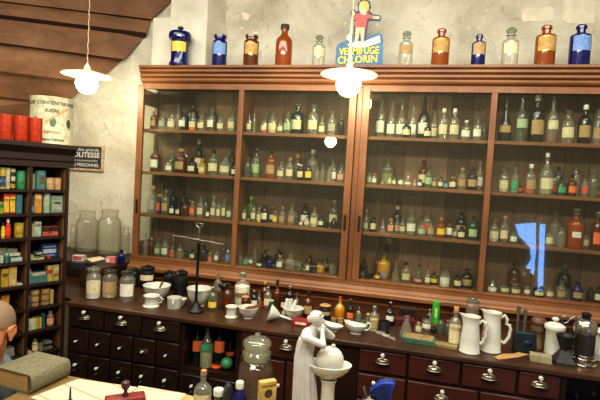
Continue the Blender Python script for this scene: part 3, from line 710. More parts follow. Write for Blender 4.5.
def packet(row, x, w, ytop, shape, col, label, cat='box', inset=None, name=None, deco=None, dep=.05, z=None, group=None, rz=0):
    z0 = SZ['ABCDEFGH'.index(row)] if z is None else z
    i0 = .02 if inset is None else inset
    ym = ytop+6
    wm = sx(x+w/2, ym, i0)-sx(x-w/2, ym, i0)
    p = in_unit(x, ym, i0, z0); h = on_plane(x, ytop, SB-OUT*i0, OUT).z-z0
    h = max(.006, h)
    p = p-OUT*(dep/2) if shape == 'box' else in_unit(x, ym, i0+wm/2, z0)
    p.z = z0+.0007
    e = empty(name or {'box': 'packet', 'can': 'tin', 'bottle': 'small_bottle'}[shape], label, cat, p, RZ+rz, group or 'goods in the black shelf unit')
    col = tuple(int(v*.82) for v in col); mm = paint(col, .5)
    deco = [tuple(tuple(int(w_*.82) for w_ in v) if isinstance(v, tuple) else v for v in d) if isinstance(d, tuple) and len(d) > 3 else d for d in (deco or [])]
    if shape == 'box':
        MB().box(-wm/2, wm/2, -dep/2, dep/2, 0, h).build('body', mm, e, smooth=0, bevel=.0015)
        for d in deco or []:
            u0, u1, v0, v1, c_ = d
            MB().box(-wm/2+u0*wm, -wm/2+u1*wm, -dep/2-.0008, -dep/2, v0*h, v1*h).build('printed_panel', paint(c_), e, smooth=0)
    else:
        r = wm/2
        if shape == 'can':
            MB().lathe([(r*.97, 0), (r, .003), (r, h-.012), (r*.97, h-.011)], 20).build('body', mm, e)
            MB().lathe([(r*1.02, h-.012), (r*1.02, h), (r*.92, h), (r*.9, h-.003), (0, h-.003)], 20).build('lid', mm if not deco or deco[0] != 'lid' else paint(deco[1]), e)
            for d in (deco or []):
                if isinstance(d, tuple) and len(d) == 4:
                    v0, v1, half, c_ = d
                    curved_label(r, v0*h, v1*h, half).build('printed_panel', paint(c_), e, smooth=60)
        else:
            MB().lathe([(r*.96, 0), (r, .003), (r, h*.68), (r*.6, h*.78), (r*.5, h*.8)], 14).build('body', mm, e)
            MB().lathe([(r*.55, h*.79), (r*.58, h*.97), (r*.5, h), (0, h)], 12).build('cap', paint(deco[0] if deco else (210, 205, 190)), e)
            if deco and len(deco) > 1: curved_label(r, h*.15, h*.55, 1.3).build('paper_label', paint(deco[1]), e, smooth=60)
    return e
K = 'box'
# right hand column, from the top
packet('A', 33.7, 2.6, 174, K, (150, 158, 120), 'narrow grey-green packet left of the teal tin, top pigeonhole')
packet('A', 40, 11.5, 171, 'can', (88, 150, 150), 'round pale teal tin with a brown emblem in the top right pigeonhole', 'tin', deco=[(.3, .75, .45, (112, 92, 66))])
packet('A', 50, 8, 178, 'can', (208, 172, 122), 'left of two short tan cylinders right of the teal tin', 'tin')
packet('A', 57.5, 7, 178, 'can', (206, 166, 114), 'right of two short tan cylinders, top right pigeonhole', 'tin')
packet('B', 32.9, 2.4, 196, K, (50, 84, 110), 'dark blue and teal packet left of the orange box', deco=[(.1, .9, .1, .4, (110, 170, 180))])
packet('B', 38.4, 7.4, 194, K, (212, 150, 56), 'tall orange box in the second right pigeonhole', deco=[(.15, .85, .75, .9, (230, 200, 150))])
packet('B', 46.5, 7.3, 193, 'can', (172, 190, 158), 'tall pale green cylinder between the orange box and grey tin', 'tin')
packet('B', 57.2, 11.6, 196, K, (140, 156, 132), 'wide grey-green tin with dark printed bars in the second right pigeonhole', 'tin', deco=[(.1, .9, .2, .75, (170, 184, 160)), (.2, .8, .5, .65, (70, 88, 76))])
packet('C', 33.2, 2.6, 224, K, (176, 160, 120), 'narrow tan packet left of the pale green box')
packet('C', 38, 7, 222, K, (158, 186, 158), 'pale green upright box beside the black and red carton', deco=[(.1, .9, .72, .82, (90, 120, 100)), (.1, .9, .2, .6, (186, 204, 180))])
packet('C', 50.5, 16, 227, K, (190, 96, 72), 'wide black and red carton in the third right pigeonhole', deco=[(.0, 1, .5, 1, (40, 32, 34)), (.1, .45, .62, .84, (170, 160, 120)), (.55, .9, .62, .84, (170, 160, 120)), (.35, .6, .3, .6, (170, 40, 40))])
e = packet('D', 49.8, 17, 243.5, K, (36, 58, 132), 'blue tin with white printed bars standing in the fourth right pigeonhole', 'tin', inset=.06, dep=.06, deco=[(.15, .85, .7, .84, (150, 170, 210)), (.12, .88, .32, .6, (214, 220, 226)), (.2, .8, .12, .2, (150, 170, 210))])
packet('D', 39, 11, 256.5, K, (196, 196, 140), 'flat pale yellow box in front of the blue tin', deco=[(.05, .95, .7, 1, (50, 56, 50))])
packet('D', 39, 9, 252, K, (70, 80, 74), 'dark packet with pale marks lying on the flat yellow box', z=1.083+.026, deco=[(.2, .8, .3, .8, (190, 192, 150))])
packet('D', 32, 3, 255, K, (176, 178, 140), 'small pale packet at left end of the fourth right pigeonhole')
packet('D', 48.8, 3, 256.5, K, (180, 60, 46), 'tiny red packet in front of the blue tin')
for k in range(4):
    packet('E', 28.6, 4.4, 281-3.7*k, 'can', (190, 200, 190), 'small white round pot, %s from the bottom of its stack beside the teal box' % ORD[k], 'pot', z=.954+.0195*k, name='ointment_pot', group='stack of white pots')
packet('E', 38.5, 16.5, 272.5, K, (78, 124, 124), 'wide teal box with a pale top label in the fifth right pigeonhole', deco=[(.1, .9, .7, .9, (196, 184, 140)), (.0, 1, .92, 1, (196, 200, 180))])
packet('E', 50, 5, 266, K, (196, 172, 80), 'yellow packet with red band right of the teal box', deco=[(0, 1, .5, .75, (180, 62, 46))])
packet('E', 56, 6, 265, K, (182, 164, 110), 'tan packet at right end of the fifth right pigeonhole', deco=[(.1, .9, .3, .45, (150, 96, 60)), (.1, .9, .65, .8, (210, 200, 160))])
packet('F', 27.6, 4, 292, 'bottle', (214, 214, 200), 'white bottle with blue label at left of the two tan tins', 'bottle', deco=[(150, 150, 130), (50, 130, 180)])
packet('F', 34.6, 9, 290.5, 'can', (184, 152, 104), 'left of two tan printed tins in the sixth right pigeonhole', 'tin', deco=[(.2, .3, 1.2, (120, 92, 60)), (.6, .75, 1.2, (140, 110, 70))])
packet('F', 45, 9, 289.5, 'can', (188, 156, 106), 'right of two tan printed tins in the sixth right pigeonhole', 'tin', deco=[(.2, .3, 1.2, (120, 92, 60)), (.6, .75, 1.2, (140, 110, 70))])
packet('F', 52, 3.4, 290, K, (190, 170, 84), 'narrow yellow packet right of the two tan tins')
packet('G', 32, 7, 319.5, K, (190, 206, 160), 'pale green and white leaflet packet in the seventh right pigeonhole', deco=[(.1, .8, .3, .9, (214, 220, 196))], dep=.03, rz=.1)
for k, xx in enumerate((36, 38.2, 40.6)): packet('G', xx, 2, 319-.6*k, K, ((206, 190, 120), (198, 160, 60), (210, 184, 100))[k], '%s of three thin yellow booklets beside the leaflets' % ('leftmost', 'middle one', 'rightmost')[k], 'booklet', name='booklet', group='thin booklets')
packet('G', 43.4, 3.6, 314, K, (40, 92, 86), 'dark teal book standing right of the thin booklets', 'book', name='book')
packet('G', 50, 7, 312, 'bottle', (150, 120, 80), 'small brown bottle with pink label in the seventh right pigeonhole', 'bottle', deco=[(120, 110, 90), (214, 150, 130)])
packet('H', 27.6, 8, 352.3, K, (206, 150, 100), 'small flat orange and white box in the lowest visible right pigeonhole', deco=[(.3, 1, 0, 1, (206, 196, 172))])
packet('H', 34.8, 6, 340, 'bottle', (176, 158, 108), 'tan bottle with dark cap in the lowest visible right pigeonhole', 'bottle', deco=[(96, 84, 60), (206, 192, 150)])
packet('H', 40.6, 5, 344, 'can', (130, 132, 108), 'small grey pot right of the tan bottle', 'pot')
packet('H', 48.2, 8.5, 347, K, (110, 112, 96), 'lower of two flat grey tins, lowest visible right pigeonhole', 'tin')
packet('H', 48.4, 7.5, 342, K, (120, 122, 104), 'upper of two flat grey tins, lowest visible right pigeonhole', 'tin', z=.567+.03)
# left hand column
packet('A', 2.5, 6.6, 167.5, 'can', (206, 180, 80), 'yellow and blue tin at left edge of the top left pigeonhole', 'tin', deco=[(.1, .6, 1.3, (54, 86, 130)), (.3, .45, 1.35, (210, 210, 190))])
packet('A', 8, 4.6, 168, 'can', (206, 198, 158), 'cream slim tin between the yellow and the black tins', 'tin')
packet('A', 12.8, 5.4, 168, 'can', (40, 38, 34), 'black and gold tin left of the green tin', 'tin', deco=[(.05, .25, 1.3, (200, 160, 60)), (.38, .6, .8, (216, 206, 180)), (.8, .95, 1.3, (206, 190, 140))])
packet('A', 20.6, 9.6, 171, 'can', (44, 146, 92), 'bright green tin in the top left pigeonhole', 'tin', deco=[(.28, .4, .2, (150, 40, 40))])
packet('B', 1, 4.6, 202, K, (150, 170, 60), 'small yellow-green box left of two red and yellow boxes', deco=[(0, 1, .5, .8, (60, 130, 80))])
packet('B', 6.6, 6, 194, K, (206, 50, 40), 'left of two red and yellow boxes, second left pigeonhole', deco=[(.12, .92, .08, .86, (232, 200, 70)), (.2, .85, .66, .74, (200, 60, 40))])
packet('B', 12.8, 6, 194, K, (206, 50, 40), 'right of two red and yellow boxes, second left pigeonhole', deco=[(.08, .88, .08, .86, (232, 200, 70)), (.2, .85, .66, .74, (200, 60, 40))])
packet('B', 19.4, 6, 194.5, K, (60, 124, 140), 'teal book standing right of two red and yellow boxes', 'book', name='book')
packet('C', 3, 4, 223, 'bottle', (214, 190, 50), 'yellow bottle with black cap in the third left pigeonhole', 'bottle', deco=[(40, 40, 36), (230, 200, 60)])
packet('C', 8, 5.6, 219, 'bottle', (206, 46, 36), 'red canister with white top in the third left pigeonhole', 'canister', deco=[(220, 190, 170), (214, 60, 46)])
packet('C', 18.8, 9.4, 223.5, 'can', (200, 168, 46), 'yellow tin with embossed lines in the third left pigeonhole', 'tin', deco=[(.25, .35, .9, (160, 130, 40)), (.6, .85, .9, (214, 184, 70))])
packet('D', 3, 7, 248, K, (206, 206, 190), 'white box behind the teal bottle at left edge', inset=.09)
packet('D', 10, 6, 248.5, K, (200, 204, 186), 'white box, middle of three at the back of the fourth left pigeonhole', inset=.09)
packet('D', 15.4, 4, 248.5, K, (208, 206, 188), 'white narrow box, rightmost of three at the back of the fourth left pigeonhole', inset=.09)
packet('D', 16.6, 12, 257.5, K, (150, 180, 160), 'pale green flat carton, lower one in the fourth left pigeonhole', deco=[(.1, .9, .3, .7, (206, 214, 196))])
packet('D', 14.8, 11, 253.5, K, (196, 200, 176), 'whitish flat carton lying on the pale green carton', z=1.083+.031)
packet('D', 6.6, 4.4, 254, 'bottle', (60, 140, 124), 'small teal bottle in the fourth left pigeonhole', 'bottle', deco=[(150, 190, 180)])
packet('D', 1.4, 4, 256, K, (190, 204, 186), 'small white-green box left of the teal bottle')
packet('E', 5, 7, 269, K, (196, 164, 60), 'yellow packet with dark marks in the fifth left pigeonhole', deco=[(.15, .9, .55, .75, (110, 92, 40))])
packet('E', 13, 8, 267, K, (206, 178, 100), 'pale yellow tall packet in the fifth left pigeonhole', deco=[(.15, .85, .1, .35, (222, 204, 140))])
packet('E', 19.6, 6, 284, K, (206, 204, 190), 'crumpled small white packet at right of the fifth left pigeonhole')
packet('F', 5.4, 8, 295.5, K, (224, 150, 36), 'orange box behind the seated man in the sixth left pigeonhole', inset=.05, deco=[(.5, .9, .3, .8, (232, 180, 60))])
packet('H', 9.6, 10, 353, K, (138, 142, 122), 'lower grey carton below the seated man on the left shelves', inset=.04)
packet('H', 9.6, 9, 348.5, K, (150, 154, 134), 'upper grey carton below the seated man on the left shelves', inset=.04, z=.567+.02)
# tins on top of the shelf unit
UT = 1.723
REDT = paint((168, 54, 28), .3, 'orange_red_tin')
for x, w, t, L in ((5, 12.6, 114.5, 'leftmost of three orange-red tins on top of the black shelf unit'), (20.6, 13.2, 116, 'middle one of three orange-red tins on the black shelf unit'), (35.4, 12.4, 118, 'rightmost orange-red tin, overlapping the big white tin')):
    p = in_unit(x, 130, .0, UT); r = w*depth(p)/F/2; p = in_unit(x, 130, r-.035, UT); h = on_plane(x, t, p, OUT).z-UT
    e = empty('round_tin', L, 'tin', p, RZ, 'orange-red tins')
    MB().lathe([(r*.97, 0), (r, .003), (r, h*.8)], 28).build('body', REDT, e)
    MB().lathe([(r*1.015, h*.8), (r*1.015, h*.99), (r*.97, h), (0, h)], 28).build('lid', REDT, e)
p = in_unit(51.5, 130, .16, UT); h = on_plane(51, 98.5, p, OUT).z-UT
r = 19.3*depth(p)/F
e = empty('large_round_tin', 'large cream tin with printed lettering on top of the black shelf unit', 'tin', p, rot_to_cam(p))
CREAM = paint((196, 190, 158), .35, 'cream_tin')
MB().lathe([(r, 0), (r*1.015, .003), (r*1.0, .008), (r, h-.01), (r*1.015, h-.005), (r*1.01, h), (r*.96, h), (r*.95, h-.006), (0, h-.006)], 40).build('body', CREAM, e)
TG = paint((74, 84, 66), .6, 'tin_print'); TP = paint((206, 150, 110), .6, 'tin_pink')
for body, sz, zz, m_ in (('LAIT CONCENTRE NON', .026, .86, TG), ('SUCRE', .024, .70, TG), ('Marque Deposee', .012, .26, TP), ('Laiterie Centrale', .02, .1, TG)):
    o = text(body, sz, m_, 'lettering', e, .0004, cyl=r+.0012, T=Matrix.Translation((0, 0, zz*h)))
for a, wd in ((-.8, .3), (0.05, .3), (.85, .3)):
    mb = MB(); n = 12
    pts = [((r+.001)*math.sin(a+wd*.5*math.cos(2*PI*k/n)), -(r+.001)*math.cos(a+wd*.5*math.cos(2*PI*k/n)), h*(.46+.1*math.sin(2*PI*k/n))) for k in range(n)]
    mb.add(pts, [tuple(range(n))]); mb.build('printed_emblem', TG if a != .05 else paint((90, 110, 84), .6, 'tin_green'), e, smooth=0)
mb = MB(); vs = []
for i in range(11):
    a = -.3+i*.11; vs += [((r+.0008)*math.sin(a), -(r+.0008)*math.cos(a), h*(.42+.035*i)), ((r+.0008)*math.sin(a), -(r+.0008)*math.cos(a), h*(.47+.035*i))]
mb.add(vs, [(2*i, 2*i+2, 2*i+3, 2*i+1) for i in range(10)]); mb.build('printed_band', TP, e, smooth=0)

# ------------------------------------------------------------------ wooden step with big jars, left of the cabinet
tag(MB().box(-.9, -.012, -.20, WY-.012, TZ+.001, .95).build('display_step', W_DARK, smooth=0, bevel=.004), 'dark wooden step box on the counter carrying the large glass jars', 'box')
tag(MB().box(-.115, -.012, -.40, -.215, TZ+.001, .955).build('wooden_box', W_DRAWER, smooth=0, bevel=.004), 'small dark wooden box at the left end of the counter behind the white powder jar', 'box')
def big_jar(x, yb, yt, w, L):
    p, r, h = stand(x, yb, yt, w, .951)
    r *= .93; p.y = min(p.y, WY-.03-r); p.x = on_y(x, (yb+yt)/2, p.y).x
    h = on_y(x, yt, p.y).z-.951
    e = empty('large_glass_jar', L, 'jar', p, 0, 'large empty glass jars')
    MB().lathe([(r*.9, 0), (r*.98, .006), (r, .02), (r, h*.68), (r*.95, h*.75), (r*.76, h*.81), (r*.7, h*.83), (r*.7, h*.95), (r*.76, h*.96), (r*.76, h), (r*.7, h)], 28).build('glass_body', glass('large_jar_glass', (252, 252, 246), (226, 222, 206), .15, edge=.5), e)
    return e
big_jar(87, 251, 211, 22, 'large empty glass jar standing nearest the black shelf unit on the dark step')
big_jar(109.5, 249, 210, 22.5, 'large empty glass jar with broad neck in the middle of the dark step')
big_jar(125.5, 250, 227, 8.5, 'smaller empty glass jar on the dark step next to the cabinet side')
big_jar(73.5, 249, 224, 7, 'narrow glass jar on the dark step half hidden by the black shelf unit')
def small_box(name, label, cat, x, yb, yt, w, z, col, dep=.05, rz=None, deco=None, Y=None, group=None, bev=.0015, m=None):
    p, r, h = stand(x, yb, yt, w, z, Y)
    e = empty(name, label, cat, p, rot_to_cam(p) if rz is None else rz, group)
    MB().box(-r, r, -dep/2, dep/2, 0, h).build('body', m or paint(col), e, smooth=0, bevel=bev)
    for u0, u1, v0, v1, c_ in deco or []:
        MB().box(-r+u0*2*r, -r+u1*2*r, -dep/2-.0008, -dep/2, v0*h, v1*h).build('label_panel', paint(c_), e, smooth=0)
    return e, h
e, h = small_box('small_box', 'dark grey box at left end of the step under the pink and white packet', 'box', 76, 269.5, 262, 12, .957, (50, 48, 56), .06, rz=.2)
e, h2_ = small_box('small_box', 'pink and white packet lying on the dark grey box by the shelf unit', 'box', 77, 261.5, 255, 10, .957+h, (206, 196, 186), .05, rz=.2, deco=[(.1, .95, .25, .9, (204, 100, 96))])
e.location.xy = e.location.xy
def paper(name, label, cat, pts, z, m=None, th=.002, group=None):
    P = [on_z(x, y, z) for x, y in pts]; c_ = sum(P, Vector())/len(P); c_.z = z
    mb = MB(); pz([(q.x-c_.x, q.y-c_.y) for q in P], .0005, th, mb)
    o = mb.build(name, m or SHEET, smooth=0); o.location = c_; return tag(o, label, cat, group)
paper('paper_sheet', 'loose cream papers lying on the dark step below the large jars', 'paper', [(86, 259), (100, 256.5), (106, 259), (92, 262.5)], .951, PAPER)
small_box('small_box', 'upright cream packet right of the pink and white packet on the step', 'box', 83.5, 265, 255, 3.5, .951, (196, 186, 150), .03, rz=.3, Y=-.15)
small_box('small_box', 'crumpled pink and white packet below the middle large jar', 'box', 111.5, 260, 256.5, 9, .951, (206, 120, 116), .04, rz=.3, deco=[(.0, .4, .2, .8, (214, 206, 190))], Y=-.12)
p, r, h = stand(121, 263, 249.5, 7, .9505, -.12)
bottle(empty('round_bottle', 'small dark blue bottle on the step beside the cabinet corner', 'bottle', p), 'round', r, h, 'b', None, 'k')
# ------------------------------------------------------------------ things on the counter
def cbottle(label, x, yb, yt, w, kind='round', g='c', lab=None, stop='g', cont=None, fill=.8, z=TZ, Y=None, name=None, cat='bottle', group='bottles along the counter', lz=None, seg=18):
    p, r, h = stand(x, yb, yt, w, z, Y)
    if z == TZ and p.y > .012-r: p.y = .012-r; p.x = on_y(x, (yb+yt)/2, p.y).x
    p.z += .0006
    h = on_y(x, yt, p.y).z-z
    e = empty(name or {'round': 'medicine_bottle', 'tall': 'tall_bottle', 'wide': 'glass_jar', 'vial': 'glass_vial', 'flask': 'glass_flask', 'cone': 'tapering_bottle', 'jar': 'glass_jar'}[kind], label, cat, p, rot_to_cam(p)*.8, group)
    return bottle(e, kind, r, h, g, lab, stop, cont, fill, lz=lz, seg=seg)
cbottle('clear stoppered jar of white powder at the left end of the counter', 90.5, 299.5, 266, 14.5, 'wide', 'c', 'c', 'g', 'w', .78, cat='jar', group='stoppered jars')
cbottle('clear jar with tan label, second from the left end of the counter', 107, 298.5, 268, 15, 'wide', 'c', 't', 'd', 'c', .45, cat='jar', group='stoppered jars')
cbottle('clear jar holding a white paper roll, third from the left counter end', 124.5, 302.5, 269, 15, 'wide', 'c', 'w', 'd', None, cat='jar', group='stoppered jars')
cbottle('dark wide jar with cream label behind the big white mortar', 146.5, 296, 265, 15, 'jar', 'd', 'c', 'd', Y=-.22, cat='jar', group='dark jars', lz=(.36, .6))
cbottle('dark jar at the cabinet corner behind the jar holding a paper roll', 133.5, 292, 267, 8.5, 'jar', 'd', None, 'd', Y=-.25, cat='jar', group='dark jars')
cbottle('dark stoppered jar with pale neck between the two white mortars', 168.5, 295, 270, 11, 'wide', 'd', None, 'k', Y=-.2, cat='jar', group='dark jars')
cbottle('dark jar standing just left of the balance pole', 180, 299, 269.5, 14, 'jar', 'd', None, 'd', Y=-.3, cat='jar', group='dark jars')
def mortar(label, x, yb, yt, w, foot=.55, spout=True, name='mortar', group='white porcelain mortars', saucer=False, Y=None, ang=-PI/2+.3):
    p, r, h = stand(x, yb, yt, w, TZ, Y)
    h = on_y(x, yt+1, p.y-r*.3).z-TZ
    e = empty(name, label, 'mortar', p, 0, group)
    def fn(q):
        if spout and q.z > h*.8:
            a = math.atan2(q.y, q.x)-ang; a = math.atan2(math.sin(a), math.cos(a))
            k = math.exp(-(a/.25)**2)*(q.z/h-.8)/.2; q = Vector((q.x*(1+.16*k), q.y*(1+.16*k), q.z-.0*k))
        return q
    P = [(0, 0), (r*foot, 0), (r*foot*1.02, h*.05), (r*foot*.92, h*.1), (r*(foot+.1), h*.2), (r*.82, h*.5), (r*.95, h*.8), (r*.98, h*.95), (r, h*.97), (r*.98, h), (r*.9, h*.99), (r*.86, h*.8), (r*.7, h*.5), (r*.4, h*.25), (0, h*.2)]
    MB().lathe(P, 32, fn=fn).build('bowl', PORC, e); return e, p, r, h
def pestle(label, a, b, r0=.007, r1=.013, m0=PORC, grip=None, group='pestles'):
    a, b = Vector(a), Vector(b)
    e = empty('pestle', label, 'pestle', a, 0, group); d = b-a
    MB().tube([(0, 0, 0), d*.06, d*.2, d*.3], [r1*.7, r1, r1*.9, r0], 12).build('head', m0, e)
    MB().tube([d*.28, d*.35, d*.8, d*.95, d], [r0*.9, r0, r0*1.15, r0*1.2, r0*.6], 12).build('handle', grip or m0, e); return e
e, p, r, h = mortar('large white porcelain mortar with spout, behind the white handled cup', 153, 302, 284.5, 28)
pestle('wooden-handled pestle leaning in the large left mortar', p+Vector((-.01, .01, h*.3)), on_z(163, 281.5, TZ+h+.02), .006, .011, PORC, W_SHELF)
def cup_pot(label, x, yb, yt, w, name='porcelain_cup', flare=True, handle=1, hang=0, cat='cup'):
    p, r, h = stand(x, yb, yt, w, TZ)
    e = empty(name, label, cat, p, hang)
    P = [(0, 0), (r*1.0, 0), (r*1.0, h*.08), (r*.8, h*.16), (r*.78, h*.4), (r*.82, h*.8), (r*.98, h*.95), (r*.96, h), (r*.86, h*.97), (r*.72, h*.7), (r*.7, h*.2), (0, h*.18)] if flare else [(0, 0), (r*.92, 0), (r*.96, h*.05), (r*.96, h*.88), (r, h*.93), (r, h), (r*.88, h), (r*.86, h*.1), (0, h*.08)]
    MB().lathe(P, 28).build('body', PORC, e)
    if handle:
        MB().tube([(r*.75, 0, h*.8), (r*1.15, 0, h*.84), (r*1.35, 0, h*.65), (r*1.25, 0, h*.4), (r*.8, 0, h*.3)], .0042, 8).build('handle', PORC, e)
    return e
cup_pot('white porcelain cup with handle and flared foot in front of the large mortar', 149, 308, 295, 16.5, hang=.3)
cup_pot('small cylindrical white porcelain pot with handle, left of the balance base', 172.5, 309.5, 297, 14.5, 'porcelain_pot', False, 1, -PI/2+.35, 'pot')
mortar('small white spouted mortar behind the white pot', 181, 304, 298, 11, Y=-.50, ang=0)
mortar('white porcelain mortar behind the black balance pole', 196.5, 308.5, 287.5, 26, .5)
# balance
BP = on_z(193, 313, TZ)+Vector((.0, .03, 0))
bal = empty('apothecary_balance', 'tall black iron apothecary balance with a slim pole and steel beam on the counter', 'scales', BP)
bt = on_y(198.5, 243, BP.y); bt2 = on_y(199.5, 224, BP.y)
H1 = bt.z-TZ; H2 = bt2.z-TZ
MB().lathe([(0, 0), (.047, 0), (.048, .008), (.04, .014), (.03, .03), (.018, .045), (.012, .055), (.012, .06), (0, .06)], 28).build('base', IRON, bal)
MB().lathe([(.009, .05), (.0075, .1), (.0075, H1-.04), (.010, H1-.03), (.010, H1)], 14).build('pole', IRON, bal)
m = MB(); m.tube([(0, 0, H1-.005), (0, 0, H2-.02)], .006, 10); m.tube([(0, 0, H2-.025), (-.016, 0, H2-.01), (-.025, 0, H2), (0, 0, H2+.005), (.025, 0, H2), (.016, 0, H2-.01), (0, 0, H2-.025)], .0032, 8)
m.build('top_loop', STEEL, bal)
bl = on_y(174, 235.5, BP.y)-BP; br = on_y(224, 244.5, BP.y)-BP; bm_ = (bl+br)/2
bl.y = br.y = -.012
m = MB(); m.tube([bl, bl.lerp(br, .25)+Vector((0, 0, .003)), Vector((0, -.012, (bl.z+br.z)/2)), bl.lerp(br, .75)+Vector((0, 0, .003)), br], [.003, .0038, .0055, .0038, .003], 8)
m.ell(Vector((0, -.012, (bl.z+br.z)/2)), .011); m.ell(bl, .006); m.ell(br, .006)
bmo = m.build('beam', plain('dull_steel', (104, 104, 102), .4, .8), bal)
for q in (bl, br): MB().tube([q, q+Vector((0, 0, -.015)), q+Vector((.006, 0, -.022)), q+Vector((0, 0, -.03))], .0015, 6).build('hook', STEEL, bmo)
# small bottles and dishes right of the balance
cbottle('small clear bottle with yellow label right of the balance base', 211.5, 310.5, 286, 9.5, 'round', 'g', 'y', 'g', lz=(.12, .36))
cbottle('clear glass stoppered bottle behind the dark dish right of the balance', 217, 303, 274, 8.5, 'tall', 'c', None, 'g', Y=-.1)
p, r, h = stand(223.5, 303, 284, 13, TZ, -.24)
e = empty('footed_dish', 'dark metal footed dish behind the orange bottle', 'dish', p)
MB().lathe([(0, 0), (r*.6, 0), (r*.55, h*.1), (r*.2, h*.2), (r*.2, h*.5), (r*.5, h*.62), (r*.95, h*.9), (r, h), (r*.9, h*.98), (r*.5, h*.75), (0, h*.7)], 24).build('bowl', PEWTER, e)
cbottle('amber bottle half full of orange contents, left of the white pot', 226, 311, 283, 10.5, 'round', 'a', None, 'k', 'o', .6)
e = cup_pot('small white waisted porcelain pot left of the white mortar with brown pieces', 230.5, 318.5, 306, 13, 'porcelain_pot', True, 0, 0, 'pot')
cbottle('tall white powder bottle with glass stopper and brown label', 240.6, 308, 271, 16, 'round', 'c', 'n', 'g', 'w', 1.12, lz=(.3, .42), name='powder_bottle')
cbottle('small brown jar in front of the tall white powder bottle', 244.5, 312, 295, 8, 'jar', 'a', None, 'n', None)
e, p, r, h = mortar('white porcelain mortar holding brown pieces', 247, 320.5, 306.5, 20.5, .48)
for k, (dx, dz, ln) in enumerate(((.012, .0, .05), (.03, .004, .045), (-.004, -.002, .035))):
    o = MB().tube([(0, 0, 0), (ln*.5, .004, ln*.22), (ln, -.002, ln*.5)], [.006, .008, .005], 8).build('bark_piece', plain('bark', (120, 74, 42), .8, var=.3))
    o.location = p+Vector((dx-.015, -.0, h*.8+dz)); tag(o, ('brown bark piece in the middle of the mortar', 'brown bark piece leaning over the right rim of the mortar', 'brown bark piece at the left of the mortar')[k], 'bark', 'bark pieces')
for a in ((253.5, 309, 290, 7, 'round', 'd', 'w', 'g', 'small dark bottle with white label right of the tall powder bottle'),
          (264, 306, 281, 8.5, 'round', 'a', None, 'n', 'brown bottle standing at the back behind the white funnel'),
          (267, 309, 286, 8, 'round', 'c', 'c', 'g', 'clear bottle with cream label just behind the white funnel'),
          (276, 309, 280, 9, 'tall', 'a', None, 'k', 'tall dark amber bottle behind the stem of the white funnel'),
          (289, 309, 285.5, 8.5, 'round', 'd', 'w', 'g', 'dark bottle with white label left of the small mortar pestles'),
          (258.5, 308, 291, 5, 'tall', 'c', None, 'g', 'slim clear bottle between dark and brown bottles behind the funnel'),
          (296, 310, 293, 6, 'tall', 'k', None, 'g', 'slim smoky bottle behind the two white pestles'),
          (307.5, 318, 291.5, 9.5, 'round', 'a', 't', 'k', 'amber bottle with tan label left of the dark lacquer jar'),
          (271.5, 311, 300, 6, 'vial', 'e', None, 'w', 'small green bottle directly behind the white funnel'),
          (283, 310, 296, 6, 'vial', 'd', 'c', 'k', 'small dark vial behind the white funnel stem')):
    x, yb, yt, w, kind, g, lab, stop, L = a
    cbottle(L, x, yb, yt, w, kind, g, lab, stop)
p, r, h = stand(263, 312, 301, 7, TZ, -.30)
e = empty('round_tin', 'small red tin behind the white funnel', 'tin', p); MB().lathe([(r, 0), (r, h*.8), (r*1.03, h*.8), (r*1.03, h), (0, h)], 18).build('body', paint((196, 60, 40)), e)
# white funnel lying on its side
fp = on_z(270, 321, TZ); mp_ = on_z(265, 321, TZ)
D_ = depth(fp)
e = empty('porcelain_funnel', 'white porcelain funnel lying on its side with its stem pointing right', 'funnel', on_z(269, 321, TZ)+Vector((0, .0, 0.0007)))
R_ = .043
ax = Vector((.95, .3, 0)).normalized()
side = Vector((0, 0, 1)); tilt = math.asin(.62)
dirv = Vector((ax.x*math.cos(.42), ax.y*math.cos(.42), -math.sin(.42)*.65)).normalized()
q = dirv.to_track_quat('Z', 'Y').to_matrix().to_4x4()
T = Matrix.Translation((0, 0, .046)) @ q
MB().lathe([(R_, 0), (R_*1.03, .003), (R_, .008), (R_*.85, .02), (R_*.3, .055), (.008, .06), (.0065, .12), (.0045, .12), (.005, .062), (R_*.24, .052), (R_*.78, .018), (R_*.93, .004), (R_, 0)], 28, T=T).build('cone', PORC, e)
e, p, r, h = mortar('small white mortar behind the red box with two pestles', 292.5, 321.5, 307.5, 22, .5)
pestle('white pestle standing upright at the left of the mortar behind the red box', p+Vector((-.05, .0, .016)), p+Vector((-.038, .01, .105)), .009, .014)
pestle('white pestle leaning inside the mortar behind the red box', p+Vector((-.012, .006, h*.4)), p+Vector((.006, .03, h+.035)), .009, .013)
small_box('flat_box', 'flat dark red box with a white label in front of the small mortar', 'box', 302.5, 327.5, 319.5, 20, TZ, (132, 34, 34), .06, rz=.0, deco=[(.18, .75, .3, .75, (214, 196, 176))])
cbottle('black lacquer jar with a tan label and stopper behind the statue head', 324.5, 325.5, 303.5, 13, 'wide', 'd', 't', 'n', cat='jar', lz=(.5, .66))
cbottle('bright orange-yellow bottle with red cap behind the white sauce boats', 339.4, 321, 296.5, 10.5, 'tall', 'y', None, 'r', 'o', 1.0)
cbottle('dark bottle with orange-red label right of the orange-yellow bottle', 350, 321.5, 298.5, 7.5, 'tall', 'd', 'o', 'g')
cbottle('small clear bottle behind the handled sauce boat', 358.5, 321, 306.5, 6, 'tall', 'c', None, 'g')
